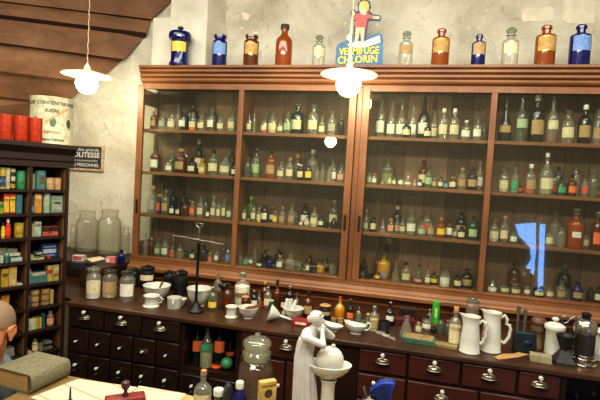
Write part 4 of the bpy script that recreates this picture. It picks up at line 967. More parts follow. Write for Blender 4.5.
def sauceboat(label, x, yb, yt, w, handle):
    p, r, h = stand(x, yb, yt, w, TZ)
    e = empty('sauce_boat', label, 'sauce boat', p, -.1, 'white sauce boats')
    def fn(q):
        k = max(0, -q.x/r)*(q.z/h); return Vector((q.x*(1+.14*k), q.y*.72, q.z+.014*k*k))
    P = [(0, 0), (r*.5, 0), (r*.5, h*.08), (r*.42, h*.14), (r*.7, h*.35), (r*.92, h*.7), (r, h), (r*.94, h), (r*.84, h*.7), (r*.55, h*.35), (0, h*.25)]
    MB().lathe(P, 32, fn=fn).build('bowl', PORC, e)
    if handle: MB().tube([(r*.8, 0, h*.5), (r*1.15, 0, h*.6), (r*1.38, 0, h*.95), (r*1.3, 0, h*1.3), (r*1.08, 0, h*1.36), (r*.95, 0, h*1.0)], .0055, 8).build('handle', PORC, e)
    return p, r, h
p, r, h = sauceboat('white porcelain sauce boat without handle beside the statue elbow', 334, 333.5, 325, 20, False)
p2, r2, h2b = sauceboat('white porcelain sauce boat with loop handle at the right', 356.5, 336.5, 324.5, 22, True)
for x, L in ((333, 'small tan-labelled jar, left one behind the handleless sauce boat'), (340, 'small tan-labelled jar, right one behind the handleless sauce boat')):
    cbottle(L, x, 327, 318, 5.8, 'jar', 'c', 't', 'n', 'c', .7, cat='jar', Y=-.44)
for x, yt, L, g in ((350, 319.5, 'pale green jar, left one behind the handled sauce boat', 'g'), (357, 319, 'pale green jar, middle one behind the handled sauce boat', 'g'), (363, 320, 'clear jar, right one behind the handled sauce boat', 'c')):
    cbottle(L, x, 329, yt, 5.8, 'jar', g, None, 'g', 'g', .6, cat='jar', Y=-.46)
cbottle('small bottle with bright yellow stopper behind the sauce boat handle', 367.5, 329, 313.5, 5, 'vial', 'g', None, 'y', 'g')
cbottle('clear bottle with tan label left of the grey tin', 374, 331.5, 305.5, 10, 'round', 'c', 't', 'g', 'c', lz=(.12, .46))
cbottle('dark bottle with white label behind the grey tin', 390, 326, 301.5, 9, 'tall', 'd', 'w', 'g', lz=(.2, .42))
p, r, h = stand(384, 333, 321, 12.5, TZ)
e = empty('round_tin', 'dull grey round tin behind the glass tubes', 'tin', p); MB().lathe([(r, 0), (r, h*.92), (r*1.02, h*.93), (r*1.02, h), (r*.9, h), (r*.88, h*.5), (0, h*.5)], 24).build('body', PEWTER, e)
GT = glass('tube_glass', (236, 236, 226), (206, 204, 190), .4, edge=.8)
for k in range(6):
    a = on_z(370+k*3.2+(k%2)*2, 331.5+k*1.3, TZ); b = on_z(385+k*2.4-(k%2)*2, 333.5+k*1.5, TZ)
    o = MB().tube([(0, 0, .005), (b.x-a.x, b.y-a.y, .005)], .0048, 10).build('glass_tube', GT); o.location = a
    tag(o, '%s glass tube from the left in the heap lying on the counter edge' % ORD[k], 'glass tube', 'glass tubes lying on the counter')
small_box('storage_box', 'maroon box standing behind the conical flask', 'box', 403.5, 331, 318, 20, TZ, (76, 24, 32), .07, rz=.05, Y=-.32)
small_box('storage_box', 'black box at the back behind the maroon box', 'box', 407, 322, 307.5, 15, TZ, (40, 26, 24), .06, rz=.05, Y=-.18)
cbottle('empty clear conical flask in front of the maroon box', 407, 338, 313.5, 14, 'flask', 'c', None, None, cat='flask', name='conical_flask')
cbottle('small bottle with cream label on the counter behind the green box', 418, 335.5, 322.5, 6.5, 'vial', 'c', 'c', 'n', 'c', Y=-.42)
cbottle('clear bottle behind the green box, left of the green tube', 426, 333, 316, 9.5, 'round', 'c', 'w', 'k', Y=-.36)
p, r, h = stand(434.6, 331, 301.5, 7.4, TZ, -.22)
e = empty('cardboard_tube', 'bright green upright cardboard tube at the back of the counter', 'tube', p)
MB().lathe([(r, 0), (r, h*.94), (r*1.02, h*.94), (r*1.02, h), (0, h)], 18).build('body', paint((66, 160, 50), .5, 'bright_green'), e)
curved_label(r, h*.3, h*.72, .3).build('printed_panel', paint((170, 210, 130)), e)
for x, yb, yt, w, g, st, L in ((433, 336, 325, 6, 'd', 'r', 'tiny dark bottle with red cap below the green tube'), (440, 339, 316, 7.5, 'k', 'k', 'smoky bottle with black cap right of the green tube'), (446.5, 339, 320, 6, 'k', 'g', 'smoky glass vial left of the cloth-topped jar'), (429, 326, 309, 5, 'c', 'g', 'slim clear bottle standing behind left of the green tube'), (421.5, 326, 317, 5, 'd', 'k', 'tiny dark bottle behind the cream-labelled small bottle')):
    cbottle(L, x, yb, yt, w, 'round', g, None, st, Y=-.40 if yb > 330 else -.25)
e, h = small_box('flat_box', 'flat green box with mottled tan lid near the counter edge', 'box', 421.5, 346.5, 337.5, 33, TZ, (62, 100, 78), .085, rz=-.1)
MB().box(-.072, .072, -.04, .04, h, h+.003).build('lid_label', plain('mottled_tan', (132, 112, 78), .7, var=.3, scale=60), e, smooth=0)
small_box('flat_box', 'flat olive tan box lying at the counter edge left of the cloth-topped jar', 'box', 447.5, 350.5, 344, 25.5, TZ, (132, 116, 78), .05, rz=-.16)
cbottle('tall jar of cream powder with gathered cloth top beside the white pitcher', 455.5, 347.5, 307, 12.8, 'round', 'c', 'c', 'n', 'c', .98, cat='jar', name='cloth_topped_jar', lz=(.1, .42))
cbottle('glass jar with dark red contents behind the first white pitcher', 470.5, 335, 297.5, 13, 'jar', 'c', None, 'g', 'r', .55, cat='jar', Y=-.2)
# pitchers
def pitcher(label, x, yb, yt, w, ang, handle_style=0):
    p, r, h = stand(x, yb, yt, w, TZ)
    e = empty('porcelain_pitcher', label, 'pitcher', p, ang, 'white porcelain pitchers')
    def fn(q):
        t = q.z/h
        if t > .72:
            a = abs(math.atan2(q.y, -q.x)); k = math.exp(-(a/.55)**2)*(t-.72)/.28
            return Vector((q.x*(1+.42*k), q.y*(1-.1*k), q.z+h*.05*k))
        return q
    P = [(0, 0), (r*1.0, 0), (r*1.04, h*.015), (r*.98, h*.04), (r*.93, h*.3), (r*.85, h*.55), (r*.78, h*.74), (r*.77, h*.85), (r*.84, h*.94), (r*.88, h*.97), (r*.84, h*.97), (r*.74, h*.86), (r*.74, h*.7), (0, h*.6)]
    MB().lathe(P, 36, fn=fn).build('body', PORC, e)
    if handle_style == 0: pts = [(r*.74, 0, h*.8), (r*1.05, 0, h*.88), (r*1.38, 0, h*.83), (r*1.48, 0, h*.66), (r*1.4, 0, h*.45), (r*1.18, 0, h*.3), (r*.92, 0, h*.26)]
    else: pts = [(r*.78, 0, h*.86), (r*1.1, 0, h*.93), (r*1.34, 0, h*.84), (r*1.3, 0, h*.72), (r*1.6, 0, h*.7), (r*1.72, 0, h*.58), (r*1.6, 0, h*.4), (r*1.35, 0, h*.28), (r*1.2, 0, h*.24), (r*.92, 0, h*.28)]
    MB().tube(pts, [.008]*len(pts), 10).build('handle', PORC, e)
pitcher('plain tapering white porcelain pitcher, the left one of the pair', 472, 354.5, 315, 20, -.12)
pitcher('white porcelain pitcher with scrolled handle, the right one of the pair', 493.5, 353.5, 311, 20, -.12, 1)
# wood shavings paper
paper('paper_scrap', 'torn brown paper scrap lying flat at the counter edge right of the pitchers', 'paper', [(494, 357.5), (503, 354.5), (513, 354.5), (518, 352.8), (529, 355), (519, 357.5), (508, 359), (499, 360)], TZ, plain('brown_paper', (176, 138, 88), .9), th=.004)
# dark iron device with two rods
p, r, h = stand(527.5, 354.5, 331.5, 21, TZ)
e = empty('iron_block_press', 'dark blue-grey iron block with two upright steel tubes', 'press', p, rot_to_cam(p)+.2)
MB().prism([(-r, 0), (r*.85, 0), (r*1.0, h*.4), (r*.9, h*1.0), (-r*.8, h*1.0), (-r, h*.8)], -.03, .03).build('block', plain('blue_grey_iron', (40, 50, 56), .45, .4), e, bevel=.004)
MB().ell((.01, -.03, h*.5), (.018, .006, .014)).build('boss', plain('blue_grey_iron', (40, 50, 56)), e)
for k, (dx, top) in enumerate(((-.036, 308.5), (-.006, 311.5))):
    MB().lathe([(0, h*.8), (.0075, h*.8), (.0075, h+.095-.012*k), (.0095, h+.096-.012*k), (.0095, h+.115-.012*k), (0, h+.115-.012*k)], 14, T=Matrix.Translation((dx, 0, 0))).build('steel_tube', STEEL, e)
# wooden mill
p, r, h = stand(539.5, 350, 317.5, 14.5, TZ)
e = empty('wooden_mill', 'turned brown and tan wooden mill behind the tan block', 'mill', p)
MB().lathe([(0, 0), (r*.75, 0), (r*.75, h*.1), (r*.6, h*.3), (r*.6, h*.45), (r*.8, h*.52)], 24).build('body', plain('tan_wood', (140, 116, 80), .6), e)
MB().lathe([(r*.8, h*.52), (r*.98, h*.56), (r, h*.66), (r*.85, h*.74), (r*.9, h*.8), (r*1.0, h*.84), (r*.95, h*.92), (r*.7, h), (0, h)], 24).build('top', plain('brown_turned_wood', (92, 66, 46), .5), e)
small_box('stone_block', 'greenish tan rectangular block in front of the wooden mill', 'block', 544, 364.5, 355, 19.5, TZ, (150, 142, 112), .05, rz=-.12)
# white canister
p, r, h = stand(557, 356.5, 317.5, 19.5, TZ)
e = empty('porcelain_canister', 'white porcelain canister with knobbed lid between the mill and the iron cone', 'canister', p)
MB().lathe([(0, 0), (r*.86, 0), (r*.88, h*.02), (r*.84, h*.05), (r*.84, h*.62), (r*.92, h*.65), (r*.92, h*.67)], 32).build('body', PORC, e)
l = MB().lathe([(r*.9, h*.67), (r*1.0, h*.69), (r*1.02, h*.74), (r*.98, h*.78), (r*.6, h*.84), (r*.25, h*.87), (0, h*.87)], 32).build('lid', PORC, e)
MB().lathe([(r*.16, h*.86), (r*.16, h*.9), (r*.34, h*.93), (r*.34, h*.97), (r*.18, h), (0, h)], 18).build('knob', PORC, l)
# iron cone weight
p, r, h = stand(568, 366.5, 335.5, 22, TZ)
e = empty('iron_cone_stand', 'dark grey iron pyramid carrying an upturned cone, in front of the chrome cylinder', 'stand', p, rot_to_cam(p)+.3)
DG = plain('dark_cast_metal', (58, 58, 60), .5, .3)
MB().lathe([(0, 0), (r*1.15, 0), (r*1.15, h*.08), (r*.35, h*.5), (0, h*.5)], 4).build('pyramid', DG, e, smooth=0)
MB().lathe([(0, h*.42), (r*.3, h*.44), (r*.7, h*.9), (r*.78, h*1.0), (r*.66, h), (r*.2, h*.55), (0, h*.55)], 20).build('cone', plain('dark_cone', (44, 44, 46), .5, .3), e)
# chrome cylinder
p, r, h = stand(587.5, 367.5, 313, 21.5, TZ)
e = empty('metal_cylinder_vessel', 'tall dark metal cylinder with shiny domed top and black cap at the right', 'vessel', p)
MB().lathe([(0, h*.07), (r*.9, h*.07), (r*.9, h*.62)], 36).build('body', PEWTER, e)
MB().lathe([(0, 0), (r*1.12, 0), (r*1.14, h*.03), (r*1.02, h*.045), (r*1.0, h*.08), (r*1.06, h*.1), (r*1.06, h*.13), (r*.92, h*.15), (r*.98, h*.18), (r*.98, h*.2), (r*.9, h*.21)], 36).build('base_ring', CHROME, e)
MB().lathe([(r*.9, h*.6), (r*.98, h*.62), (r*1.0, h*.68), (r*.98, h*.75), (r*.85, h*.82), (r*.6, h*.87), (r*.4, h*.89), (0, h*.89)], 36).build('dome', plain('dull_silver', (160, 156, 146), .22, .9), e)
MB().lathe([(r*.36, h*.87), (r*.36, h*.93), (r*.42, h*.94), (r*.42, h*.985), (r*.3, h), (0, h)], 20).build('cap', BLACK, e)
# scrolled iron bracket behind it
c0 = on_y(575, 320, -.35)
o = empty('scrolled_iron_crank', 'scrolled iron crank standing behind the canister and chrome cylinder', 'crank', Vector((c0.x, -.35, TZ)))
hh = c0.z-TZ
m = MB(); m.tube([(-.0, 0, .01), (0, 0, hh*.7), (-.005, 0, hh)], .006, 8)
m.lathe([(0, 0), (.035, 0), (.035, .012), (.02, .016), (0, .016)], 20); m.build('post', IRON, o)
pts = [(-.045+.018*math.cos(t), 0, hh-.004+.018*math.sin(t)) for t in [k*.5 for k in range(12)]]+[(-.02, 0, hh+.005), (.0, 0, hh+.018), (.025, 0, hh+.01), (.045, 0, hh+.018)]
MB().tube(pts, .0035, 8).build('scroll', STEEL, o)
cbottle('white glazed jar at the right frame edge beside the chrome cylinder', 602, 362, 328, 14, 'jar', 'c', 'w', 'w', 'w', 1.0, cat='jar')
# bottles in the open counter compartments
NZ = .566
def nb(label, x, yb, yt, w, kind, g, lab, Y, **k):
    p = on_y(x, (yb+yt)/2, Y); foot = Vector((p.x, Y, k.pop('z', NZ))); r = w*depth(foot)/F/2; h = on_y(x, yt, Y).z-foot.z
    e = empty('wine_bottle' if kind == 'tall' else 'glass_bottle', label, 'bottle', foot, rot_to_cam(foot), 'bottles in the open counter compartment')
    return bottle(e, kind, r, h, g, lab, k.get('stop', 'k'), k.get('cont'), lz=k.get('lz'), lhalf=1.1)
nb('dark bottle with large orange label, leftmost in the open compartment', 197.5, 366, 321.5, 10, 'tall', 'd', 'o', -.60, lz=(.3, .56))
nb('clear bottle with green band and milky contents in the open compartment', 207, 368, 323, 13.5, 'tall', 'c', 'e', -.635, cont='g', lz=(.42, .56), stop='g')
nb('tall dark bottle with orange label right of the milky bottle', 219.5, 368, 322, 11, 'tall', 'd', 'o', -.60, lz=(.34, .6))
nb('slim dark bottle with small orange label in the open compartment', 230, 371, 332.5, 9.5, 'tall', 'd', 'o', -.52, lz=(.24, .38))
nb('dark bottle with orange label, partly hidden at the compartment right side', 239, 368, 340, 5.5, 'tall', 'd', 'o', -.47, lz=(.3, .6))
p = on_y(226.4, 372, -.63); p.z = NZ+.034
o = tag(MB().ell((0, 0, 0), .0335, seg=28, rings=18).build('glass_ball', plain('frosted_green', (66, 140, 92), .35, var=.05)), 'frosted green ball at the front of the open compartment', 'ball'); o.location = p
o = MB().lathe([(0, 0), (.03, 0), (.034, .006), (.03, .013), (.02, .016), (0, .016)], 20).build('wax_seal_tin', paint((206, 84, 40), .5)); o.location = Vector((on_y(216, 367, -.62).x, -.62, NZ)); tag(o, 'flat round orange tin lying left of the frosted green ball', 'tin')
for x, yt, w, L in ((575, 392, 13, 'dark glass bottle at left in the right end compartment'), (592, 390, 13, 'dark glass bottle at right in the right end compartment'), (562.5, 388, 7, 'slim dark bottle next to the drawer side in the right end compartment')):
    nb(L, x, 430, yt, w, 'tall', 'd', None, -.5, z=.401, stop='g')
# ------------------------------------------------------------------ front desk and what lies on it
DZ = .78
E0, E1 = on_z(68, 376, DZ), on_z(192, 397, DZ)
DY = (E0.y+E1.y)/2
DX0 = .575
do = Vector((1.45, DY-.5, 0))
desk = empty('front_desk', 'wooden front desk at the bottom of the view carrying papers, ledger and bottles', 'desk', do)
MB().box(DX0, 2.3, DY-1.05, DY, DZ-.035, DZ).build('desktop', W_DESK, desk, org=do, bevel=.004)
MB().box(DX0+.05, 2.25, DY-1.0, DY-.04, DZ-.14, DZ-.036).build('apron', W_DESK, desk, org=do)
for x in (DX0+.09, 2.2):
    for y in (DY-.09, DY-.96): MB().box(x-.035, x+.035, y-.035, y+.035, 0, DZ-.141).build('leg', W_DESK, desk, org=do, bevel=.004)
# ledger
Nb, Fb = on_z(28, 394.5, DZ), on_z(68, 375.5, DZ)
ht = on_y(25, 374.5, Nb.y).z-DZ
bx = (Fb-Nb); L_ = bx.length*.97; ang = math.atan2(bx.y, bx.x)
top_far_l, top_far_r = on_z(37, 357, DZ+ht), on_z(67, 360, DZ+ht)
W_ = (top_far_r-top_far_l).length+.035
bo = Vector((Nb.x, Nb.y, DZ+.0005))
bk = empty('ledger_book', 'thick old grey-olive cloth-bound book lying on the front desk', 'book', bo, ang)   # local x along the spine, +y to the left (pages)
CLOTH = plain('grey_olive_cloth', (112, 108, 84), .8, var=.12, scale=120)
PG = wood('page_edges', (150, 122, 78), (198, 168, 116), 'y', 60, .85, .1)
t = .005; RXs = Matrix(((0, 1, 0, 0), (1, 0, 0, 0), (0, 0, 1, 0), (0, 0, 0, 1)))
MB().box(.006, L_-.006, .012, W_-.006, t, ht-t).build('pages', PG, bk, smooth=0)
prof = [(W_, ht-t), (W_, ht), (.0, ht)]+[(-.018*math.sin(PI*k/8), ht*.5+ht*.5*math.cos(PI*k/8)) for k in range(1, 8)]+[(0, 0), (W_, 0), (W_, t), (.006, t)]+[(.006-.016*math.sin(PI*k/8), ht*.5-(ht*.5-t)*math.cos(PI*k/8)) for k in range(1, 8)]+[(.006, ht-t)]
MB().prism(prof, 0, L_, T=RXs).build('cover', CLOTH, bk, smooth=40)
for k in (.14, .3, .7, .86):
    MB().tube([(L_*k, .004, ht-.001), (L_*k, -.012, ht*.85), (L_*k, -.0185, ht*.5), (L_*k, -.012, ht*.15)], .0022, 8).build('spine_band', CLOTH, bk)
# papers
RULED = NT('ruled_paper'); b = RULED.n('BsdfPrincipled', Roughness=.85); tc = RULED.n('TexCoord'); sx_ = RULED.n('SeparateXYZ'); RULED.l(tc, 'Object', sx_, 'Vector')
def stripes(axis, period, width):
    d = RULED.n('Math', operation='DIVIDE'); d.inputs[1].default_value = period; RULED.l(sx_, axis, d, 0)
    f = RULED.n('Math', operation='FRACT'); RULED.l(d, 0, f, 0); g = RULED.n('Math', operation='LESS_THAN'); g.inputs[1].default_value = width; RULED.l(f, 0, g, 0); return g
m1 = RULED.n('MixRGB'); m1.inputs[1].default_value = rgba((202, 192, 166)); m1.inputs[2].default_value = rgba((222, 140, 112))
RULED.l(stripes('X', .105, .07), 0, m1, 0)
m2 = RULED.n('MixRGB'); m2.inputs[2].default_value = rgba((196, 182, 152)); RULED.l(m1, 0, m2, 1); RULED.l(stripes('Y', .012, .12), 0, m2, 0)
RULED.l(m2, 0, b, 'Base Color'); RULED.l(b, 0, RULED.out, 'Surface')
def sheet(label, pts, m, z0, th=.0015):
    P = [on_z(x, y, DZ) for x, y in pts]; c_ = sum(P, Vector())/len(P); a_ = math.atan2((P[1]-P[0]).y, (P[1]-P[0]).x)
    Ri = Matrix.Rotation(-a_, 3, 'Z'); L = [Ri @ Vector((q.x-c_.x, q.y-c_.y, 0)) for q in P]
    mb = MB(); pz([(q.x, q.y) for q in L], 0, th, mb); o = mb.build('paper_sheet', m, smooth=0)
    o.location = (c_.x, c_.y, DZ+z0); o.rotation_euler = (0, 0, a_)
    return tag(o, label, 'paper', 'papers on the front desk')
sheet('cream ruled sheet with reddish lines, left of the two large sheets on the desk', [(30, 398), (78, 379.5), (137, 387.5), (104, 420)], RULED.m, .0006)
sheet('cream ruled sheet under the rocker blotter, right of the two large sheets', [(108, 421), (139, 386.5), (186, 394.5), (176, 424)], RULED.m, .0012+.001)
sheet('tan leaflet lying at the desk edge right of the large sheets', [(172, 414), (184, 395.5), (199, 399), (196, 416)], plain('tan_leaflet', (176, 152, 104), .85), .0045)
# pen stub
p = on_z(70, 402, DZ); o = MB().lathe([(0, 0), (.008, 0), (.009, .004), (.004, .008), (.0035, .03), (.0025, .05), (0, .051)], 12).build('pen_rest', plain('dark_pen', (60, 34, 40), .4)); o.location = p+Vector((0, 0, .0026)); tag(o, 'slim dark upright pen on the left ruled sheet', 'pen')
# rocker blotter / stamp
p = on_z(125, 405, DZ); s_ = depth(p)/F
st = empty('hand_stamp', 'dark red hand stamp with turned brown knob standing on the papers', 'stamp', p+Vector((0, 0, .005)), rot_to_cam(p)+.08)
w = 19.5*s_
MB().box(-w, w, -.028, .028, 0, .012).build('pad', plain('dark_stamp_base', (52, 32, 30), .5), st, bevel=.002)
MB().box(-w*.97, w*.97, -.024, .024, .0121, .03).build('block', plain('red_stamp_block', (122, 40, 34), .4), st, bevel=.006)
MB().lathe([(0, .03), (.012, .03), (.011, .034), (.006, .042), (.006, .05), (.013, .058), (.0165, .068), (.014, .078), (.007, .083), (0, .084)], 20).build('knob', plain('dark_knob_wood', (70, 44, 36), .35), st)

def dstand(x, yb, yt, w):
    p = on_z(x, yb, DZ); r = w*depth(p)/F/2; h = on_y(x+.06*(yb-yt), yt, p.y).z-DZ; return p, r, h
# small bottles in front of the compartment
p, r, h = dstand(201.5, 420, 370, 18)
e = empty('medicine_bottle', 'clear corked bottle with cream label on the front desk, leftmost of the desk bottles', 'bottle', p, rot_to_cam(p))
MB().lathe([(0, 0), (r*.95, 0), (r, .004), (r, h*.6), (r*.93, h*.66), (r*.6, h*.72), (r*.36, h*.75), (r*.32, h*.79), (r*.32, h*.9), (r*.4, h*.91), (r*.4, h*.945), (0, h*.945)], 24).build('glass_body', GL['c'][0], e)
MB().lathe([(0, h*.9), (r*.26, h*.9), (r*.33, h*.99), (r*.28, h), (0, h)], 14).build('stopper', CORK, e)
curved_label(r, h*.22, h*.57, 1.1, n=12).build('paper_label', label_mat('c'), e, smooth=60)
MB().lathe([(0, .004), (r*.94, .005), (r*.94, h*.3), (0, h*.3)], 20).build('contents', plain('olive_liquid', (112, 100, 56), .3), e)
p, r, h = dstand(217, 424, 389, 10.5)
e = empty('medicine_bottle', 'small clear bottle with flat white cap beside the corked desk bottle', 'bottle', p, rot_to_cam(p))
MB().lathe([(0, 0), (r*.95, 0), (r, .004), (r, h*.66), (r*.7, h*.76), (r*.7, h*.84), (0, h*.84)], 20).build('glass_body', GL['k'][0], e)
MB().lathe([(0, h*.83), (r*.98, h*.83), (r*1.0, h*.98), (r*.95, h), (0, h)], 20).build('cap', PORC, e)
p, r, h = dstand(237.5, 428, 381.5, 14.5)
e = empty('cobalt_bottle', 'cobalt blue bottle with white cap and round pale emblem on the front desk', 'bottle', p, rot_to_cam(p))
MB().lathe([(0, 0), (r*.95, 0), (r, .004), (r, h*.66), (r*.9, h*.73), (r*.55, h*.8), (r*.45, h*.83), (r*.45, h*.88), (0, h*.88)], 24).build('glass_body', GL['b'][0], e)
MB().lathe([(0, h*.86), (r*.55, h*.86), (r*.58, h*.98), (r*.5, h), (0, h)], 18).build('cap', PORC, e)
n = 20; mb = MB(); lc = h*.54; lr = r*.62
mb.add([((r+.0008)*math.sin(lr/r*math.cos(2*PI*k/n)), -(r+.0008)*math.cos(lr/r*math.cos(2*PI*k/n)), lc+lr*math.sin(2*PI*k/n)) for k in range(n)], [tuple(range(n))]); mb.build('emblem', paint((196, 204, 216), .5), e, smooth=0)
n = 16; mb = MB(); lr = r*.36
mb.add([((r+.0014)*math.sin(lr/r*math.cos(2*PI*k/n)), -(r+.0014)*math.cos(lr/r*math.cos(2*PI*k/n)), lc+lr*math.sin(2*PI*k/n)) for k in range(n)], [tuple(range(n))]); mb.build('emblem_field', paint((40, 62, 140), .5), e, smooth=0)
# dark round tape holder
p, r, h = dstand(226.5, 425, 383.5, 12.5)
e = empty('tape_holder', 'dark rounded tape holder with a round pale badge between the desk bottles', 'tape holder', p, rot_to_cam(p)+.25)
MB().prism([(-r, 0), (r, 0), (r, h*.5)]+[(r*.95*math.cos(a), h*.45+h*.55*math.sin(a)) for a in [PI*k/10 for k in range(1, 10)]]+[(-r, h*.5)], -.014, .014).build('housing', plain('charcoal_plastic', (48, 50, 54), .45), e, bevel=.003)
MB().lathe([(0, 0), (r*.42, 0), (r*.42, .002), (0, .002)], 20, T=Matrix.Translation((0, -.0145, h*.5)) @ Matrix.Rotation(PI/2, 4, 'X')).build('badge', paint((150, 152, 152), .5), e)
# big apothecary jar
p, r, h = dstand(253.5, 413, 333, 36)
e = empty('apothecary_jar', 'large clear glass apothecary jar with domed glass lid on the front desk', 'jar', p)
JG = glass('big_jar_glass', (252, 253, 249), (206, 208, 192), .06, rough=.03, edge=.5)
JL = glass('big_jar_lid_glass', (248, 250, 242), (216, 220, 200), .2, rough=.05, edge=.55)
MB().lathe([(r*.9, 0), (r*.98, .005), (r, .015), (r, h*.52), (r*.96, h*.58), (r*.82, h*.63), (r*.7, h*.655), (r*.66, h*.67)], 36).build('glass_body', JG, e)
MB().lathe([(r*.66, h*.66), (r*.76, h*.68), (r*.8, h*.71), (r*.8, h*.76), (r*.72, h*.785), (r*.6, h*.79), (r*.6, h*.66)], 36).build('neck_ring', JL, e)
l = MB().lathe([(r*.6, h*.79), (r*.66, h*.81), (r*.78, h*.84), (r*.8, h*.87), (r*.74, h*.905), (r*.6, h*.93), (r*.3, h*.95), (r*.14, h*.955), (0, h*.955)], 36).build('lid', JL, e)
MB().lathe([(r*.1, h*.95), (r*.1, h*.965), (r*.17, h*.98), (r*.13, h), (0, h)], 16).build('knob', JL, l)
# upright card box
p, r, h = dstand(266, 426, 376.5, 17)
e = empty('card_box', 'upright yellowish card box with dark round emblems in front of the apothecary jar', 'box', p+Vector((.006, -.03, 0)), rot_to_cam(p)+.42)
MB().box(-r, r, -.012, .012, 0, h).build('body', plain('yellow_card', (188, 160, 92), .7), e, bevel=.0015)
for dz_ in (.5, .77):
    mb = MB(); n = 18; mb.add([(r*.5*math.cos(2*PI*k/n), -.0128, h*dz_+r*.5*math.sin(2*PI*k/n)) for k in range(n)], [tuple(range(n))]); mb.build('emblem', paint((64, 58, 44), .6), e, smooth=0)
MB().box(-r*.9, r*.9, -.0127, -.0121, h*.9, h*.94).build('printed_band', paint((130, 100, 50), .6), e, smooth=0)
# blue hooded device
p = on_z(378, 428, DZ); s_ = depth(p)/F
e = empty('enamel_hood_device', 'small grey metal device with a tilted cobalt blue hood on the front desk', 'device', p, rot_to_cam(p))
def lp(x, y): return ((x-378-.06*(428-y))*s_, (428-y)*s_)
BLUE = plain('blue_enamel', (30, 62, 150), .3)
poly = [lp(*q) for q in ((369.5, 391.5), (374, 387), (380, 382), (386, 380.2), (391, 380), (394.5, 381.5), (392.5, 388), (390, 396), (391, 402), (386, 412), (380, 404), (376, 397))]
MB().prism(poly, -.006, .03).build('hood', BLUE, e, bevel=.002)
poly = [lp(*q) for q in ((369, 392.3), (374, 388), (380, 384.3), (386, 382.8), (391, 382.3), (389, 396), (385, 404), (380, 400), (375, 396))]
MB().prism(poly, -.0075, -.006).build('hood_face', plain('dark_blue_enamel', (24, 44, 100), .4), e, smooth=0)
c_ = lp(370, 408)
MB().lathe([(0, -.02), (.034, -.02), (.038, -.014), (.038, .014), (.034, .02), (0, .02)], 28, T=Matrix.Translation((c_[0], .005, c_[1]-.002)) @ Matrix.Rotation(PI/2, 4, 'X')).build('housing', PEWTER, e)
MB().box(-.06, .045, -.03, .035, 0, .03).build('foot', PEWTER, e, bevel=.004)
a_ = lp(365.5, 396); b2 = lp(363.8, 388.5)
MB().tube([(a_[0], 0, a_[1]), (b2[0], 0, b2[1])], [.0035, .005], 10).build('lever', STEEL, e)
a_ = lp(373, 388); MB().ell((a_[0], .01, a_[1]+.012), .007).build('white_knob', PORC, e)

# ------------------------------------------------------------------ porcelain statue of a woman at a basin
SPX, SPY = 314, 452
so_ = on_z(SPX, SPY-4, DZ); s_ = depth(so_)/F
stt = empty('porcelain_statue', 'white porcelain statue of a woman with clasped hands beside a pedestal basin and globe', 'statue', so_, rot_to_cam(so_))
def q3(zx, zy, d=0.0):
    x, y = 296+zx/4.25, 306+zy/4.25
    return Vector(((x-SPX-.06*(SPY-y))*s_, d, (SPY-y)*s_))
u = s_/4.25
m = MB()
hd = q3(88, 64, -.002)
m.ell(hd, (25*u, 25*u, 31*u)); m.ell(hd+Vector((10*u, 0, -10*u)), (19*u, 20*u, 23*u))
m.ell(hd+Vector((29*u, 0, -4*u)), (6*u, 4.5*u, 7*u))                       # nose
m.ell(hd+Vector((22*u, 0, -29*u)), (9*u, 10*u, 8*u)); m.ell(hd+Vector((26*u, 0, -18*u)), (5*u, 8*u, 3.5*u)); m.ell(hd+Vector((24*u, 0, 12*u)), (6*u, 15*u, 6*u))
m.ell(hd+Vector((-2*u, -24*u, -4*u)), (5*u, 4*u, 8*u))                     # ear
m.cap(q3(84, 92), q3(66, 122), 14*u, 19*u)
m.cap(q3(52, 132, -.028), q3(72, 128, .03), 24*u, 23*u)                    # shoulder girdle
m.cap(q3(56, 138), q3(40, 178), 35*u, 33*u); m.cap(q3(40, 178), q3(35, 225), 33*u, 34*u); m.ell(q3(68, 160, -.006), (17*u, 24*u, 19*u))
m.cap(q3(44, 130, -.040), q3(116, 154, -.042), 18*u, 14*u); m.cap(q3(116, 154, -.042), q3(112, 104, -.012), 14*u, 8*u)      # near arm
m.cap(q3(84, 126, .030), q3(154, 148, .030), 16*u, 13*u); m.cap(q3(154, 148, .030), q3(118, 104, .008), 13*u, 8*u)          # far arm
hc = q3(112, 98, -.004)
m.ell(hc, (12*u, 14*u, 12*u))
for k in range(4):
    m.tube([hc+Vector((2*u, -10*u, (6-5*k)*u)), hc+Vector((11*u, -12*u, (5-5*k)*u)), hc+Vector((14*u, -2*u, (4-5*k)*u)), hc+Vector((9*u, 8*u, (4-5*k)*u))], [3*u, 3.2*u, 3*u, 2.2*u], 8)
    m.tube([hc+Vector((3*u, 11*u, (4-5*k)*u)), hc+Vector((12*u, 12*u, (3-5*k)*u)), hc+Vector((16*u, 3*u, (2-5*k)*u))], [3*u, 3.1*u, 2.2*u], 8)
m.tube([hc+Vector((-3*u, -9*u, 8*u)), hc+Vector((4*u, -6*u, 13*u)), hc+Vector((9*u, -2*u, 14*u))], [3.6*u, 3.4*u, 2.4*u], 8)
fig = remesh(m.build('figure', BISQUE, stt), .0016, 3)
m = MB(); m.ell(hd+Vector((-8*u, 0, 8*u)), (24*u, 27*u, 27*u)); m.ell(hd+Vector((-26*u, 0, -2*u)), (15*u, 16*u, 16*u)); m.ell(hd+Vector((6*u, 0, 22*u)), (17*u, 22*u, 12*u))
for k in range(9):
    a = -1.3+k*.33; m.tube([hd+Vector((12*u, -24*u*math.cos(a), 24*u*math.sin(a)+6*u)), hd+Vector((-10*u, -29*u*math.cos(a), 27*u*math.sin(a)+8*u)), hd+Vector((-30*u, -12*u*math.cos(a), 10*u*math.sin(a)))], 4*u, 6)
remesh(m.build('hair', BISQUE, fig), .0015, 2)
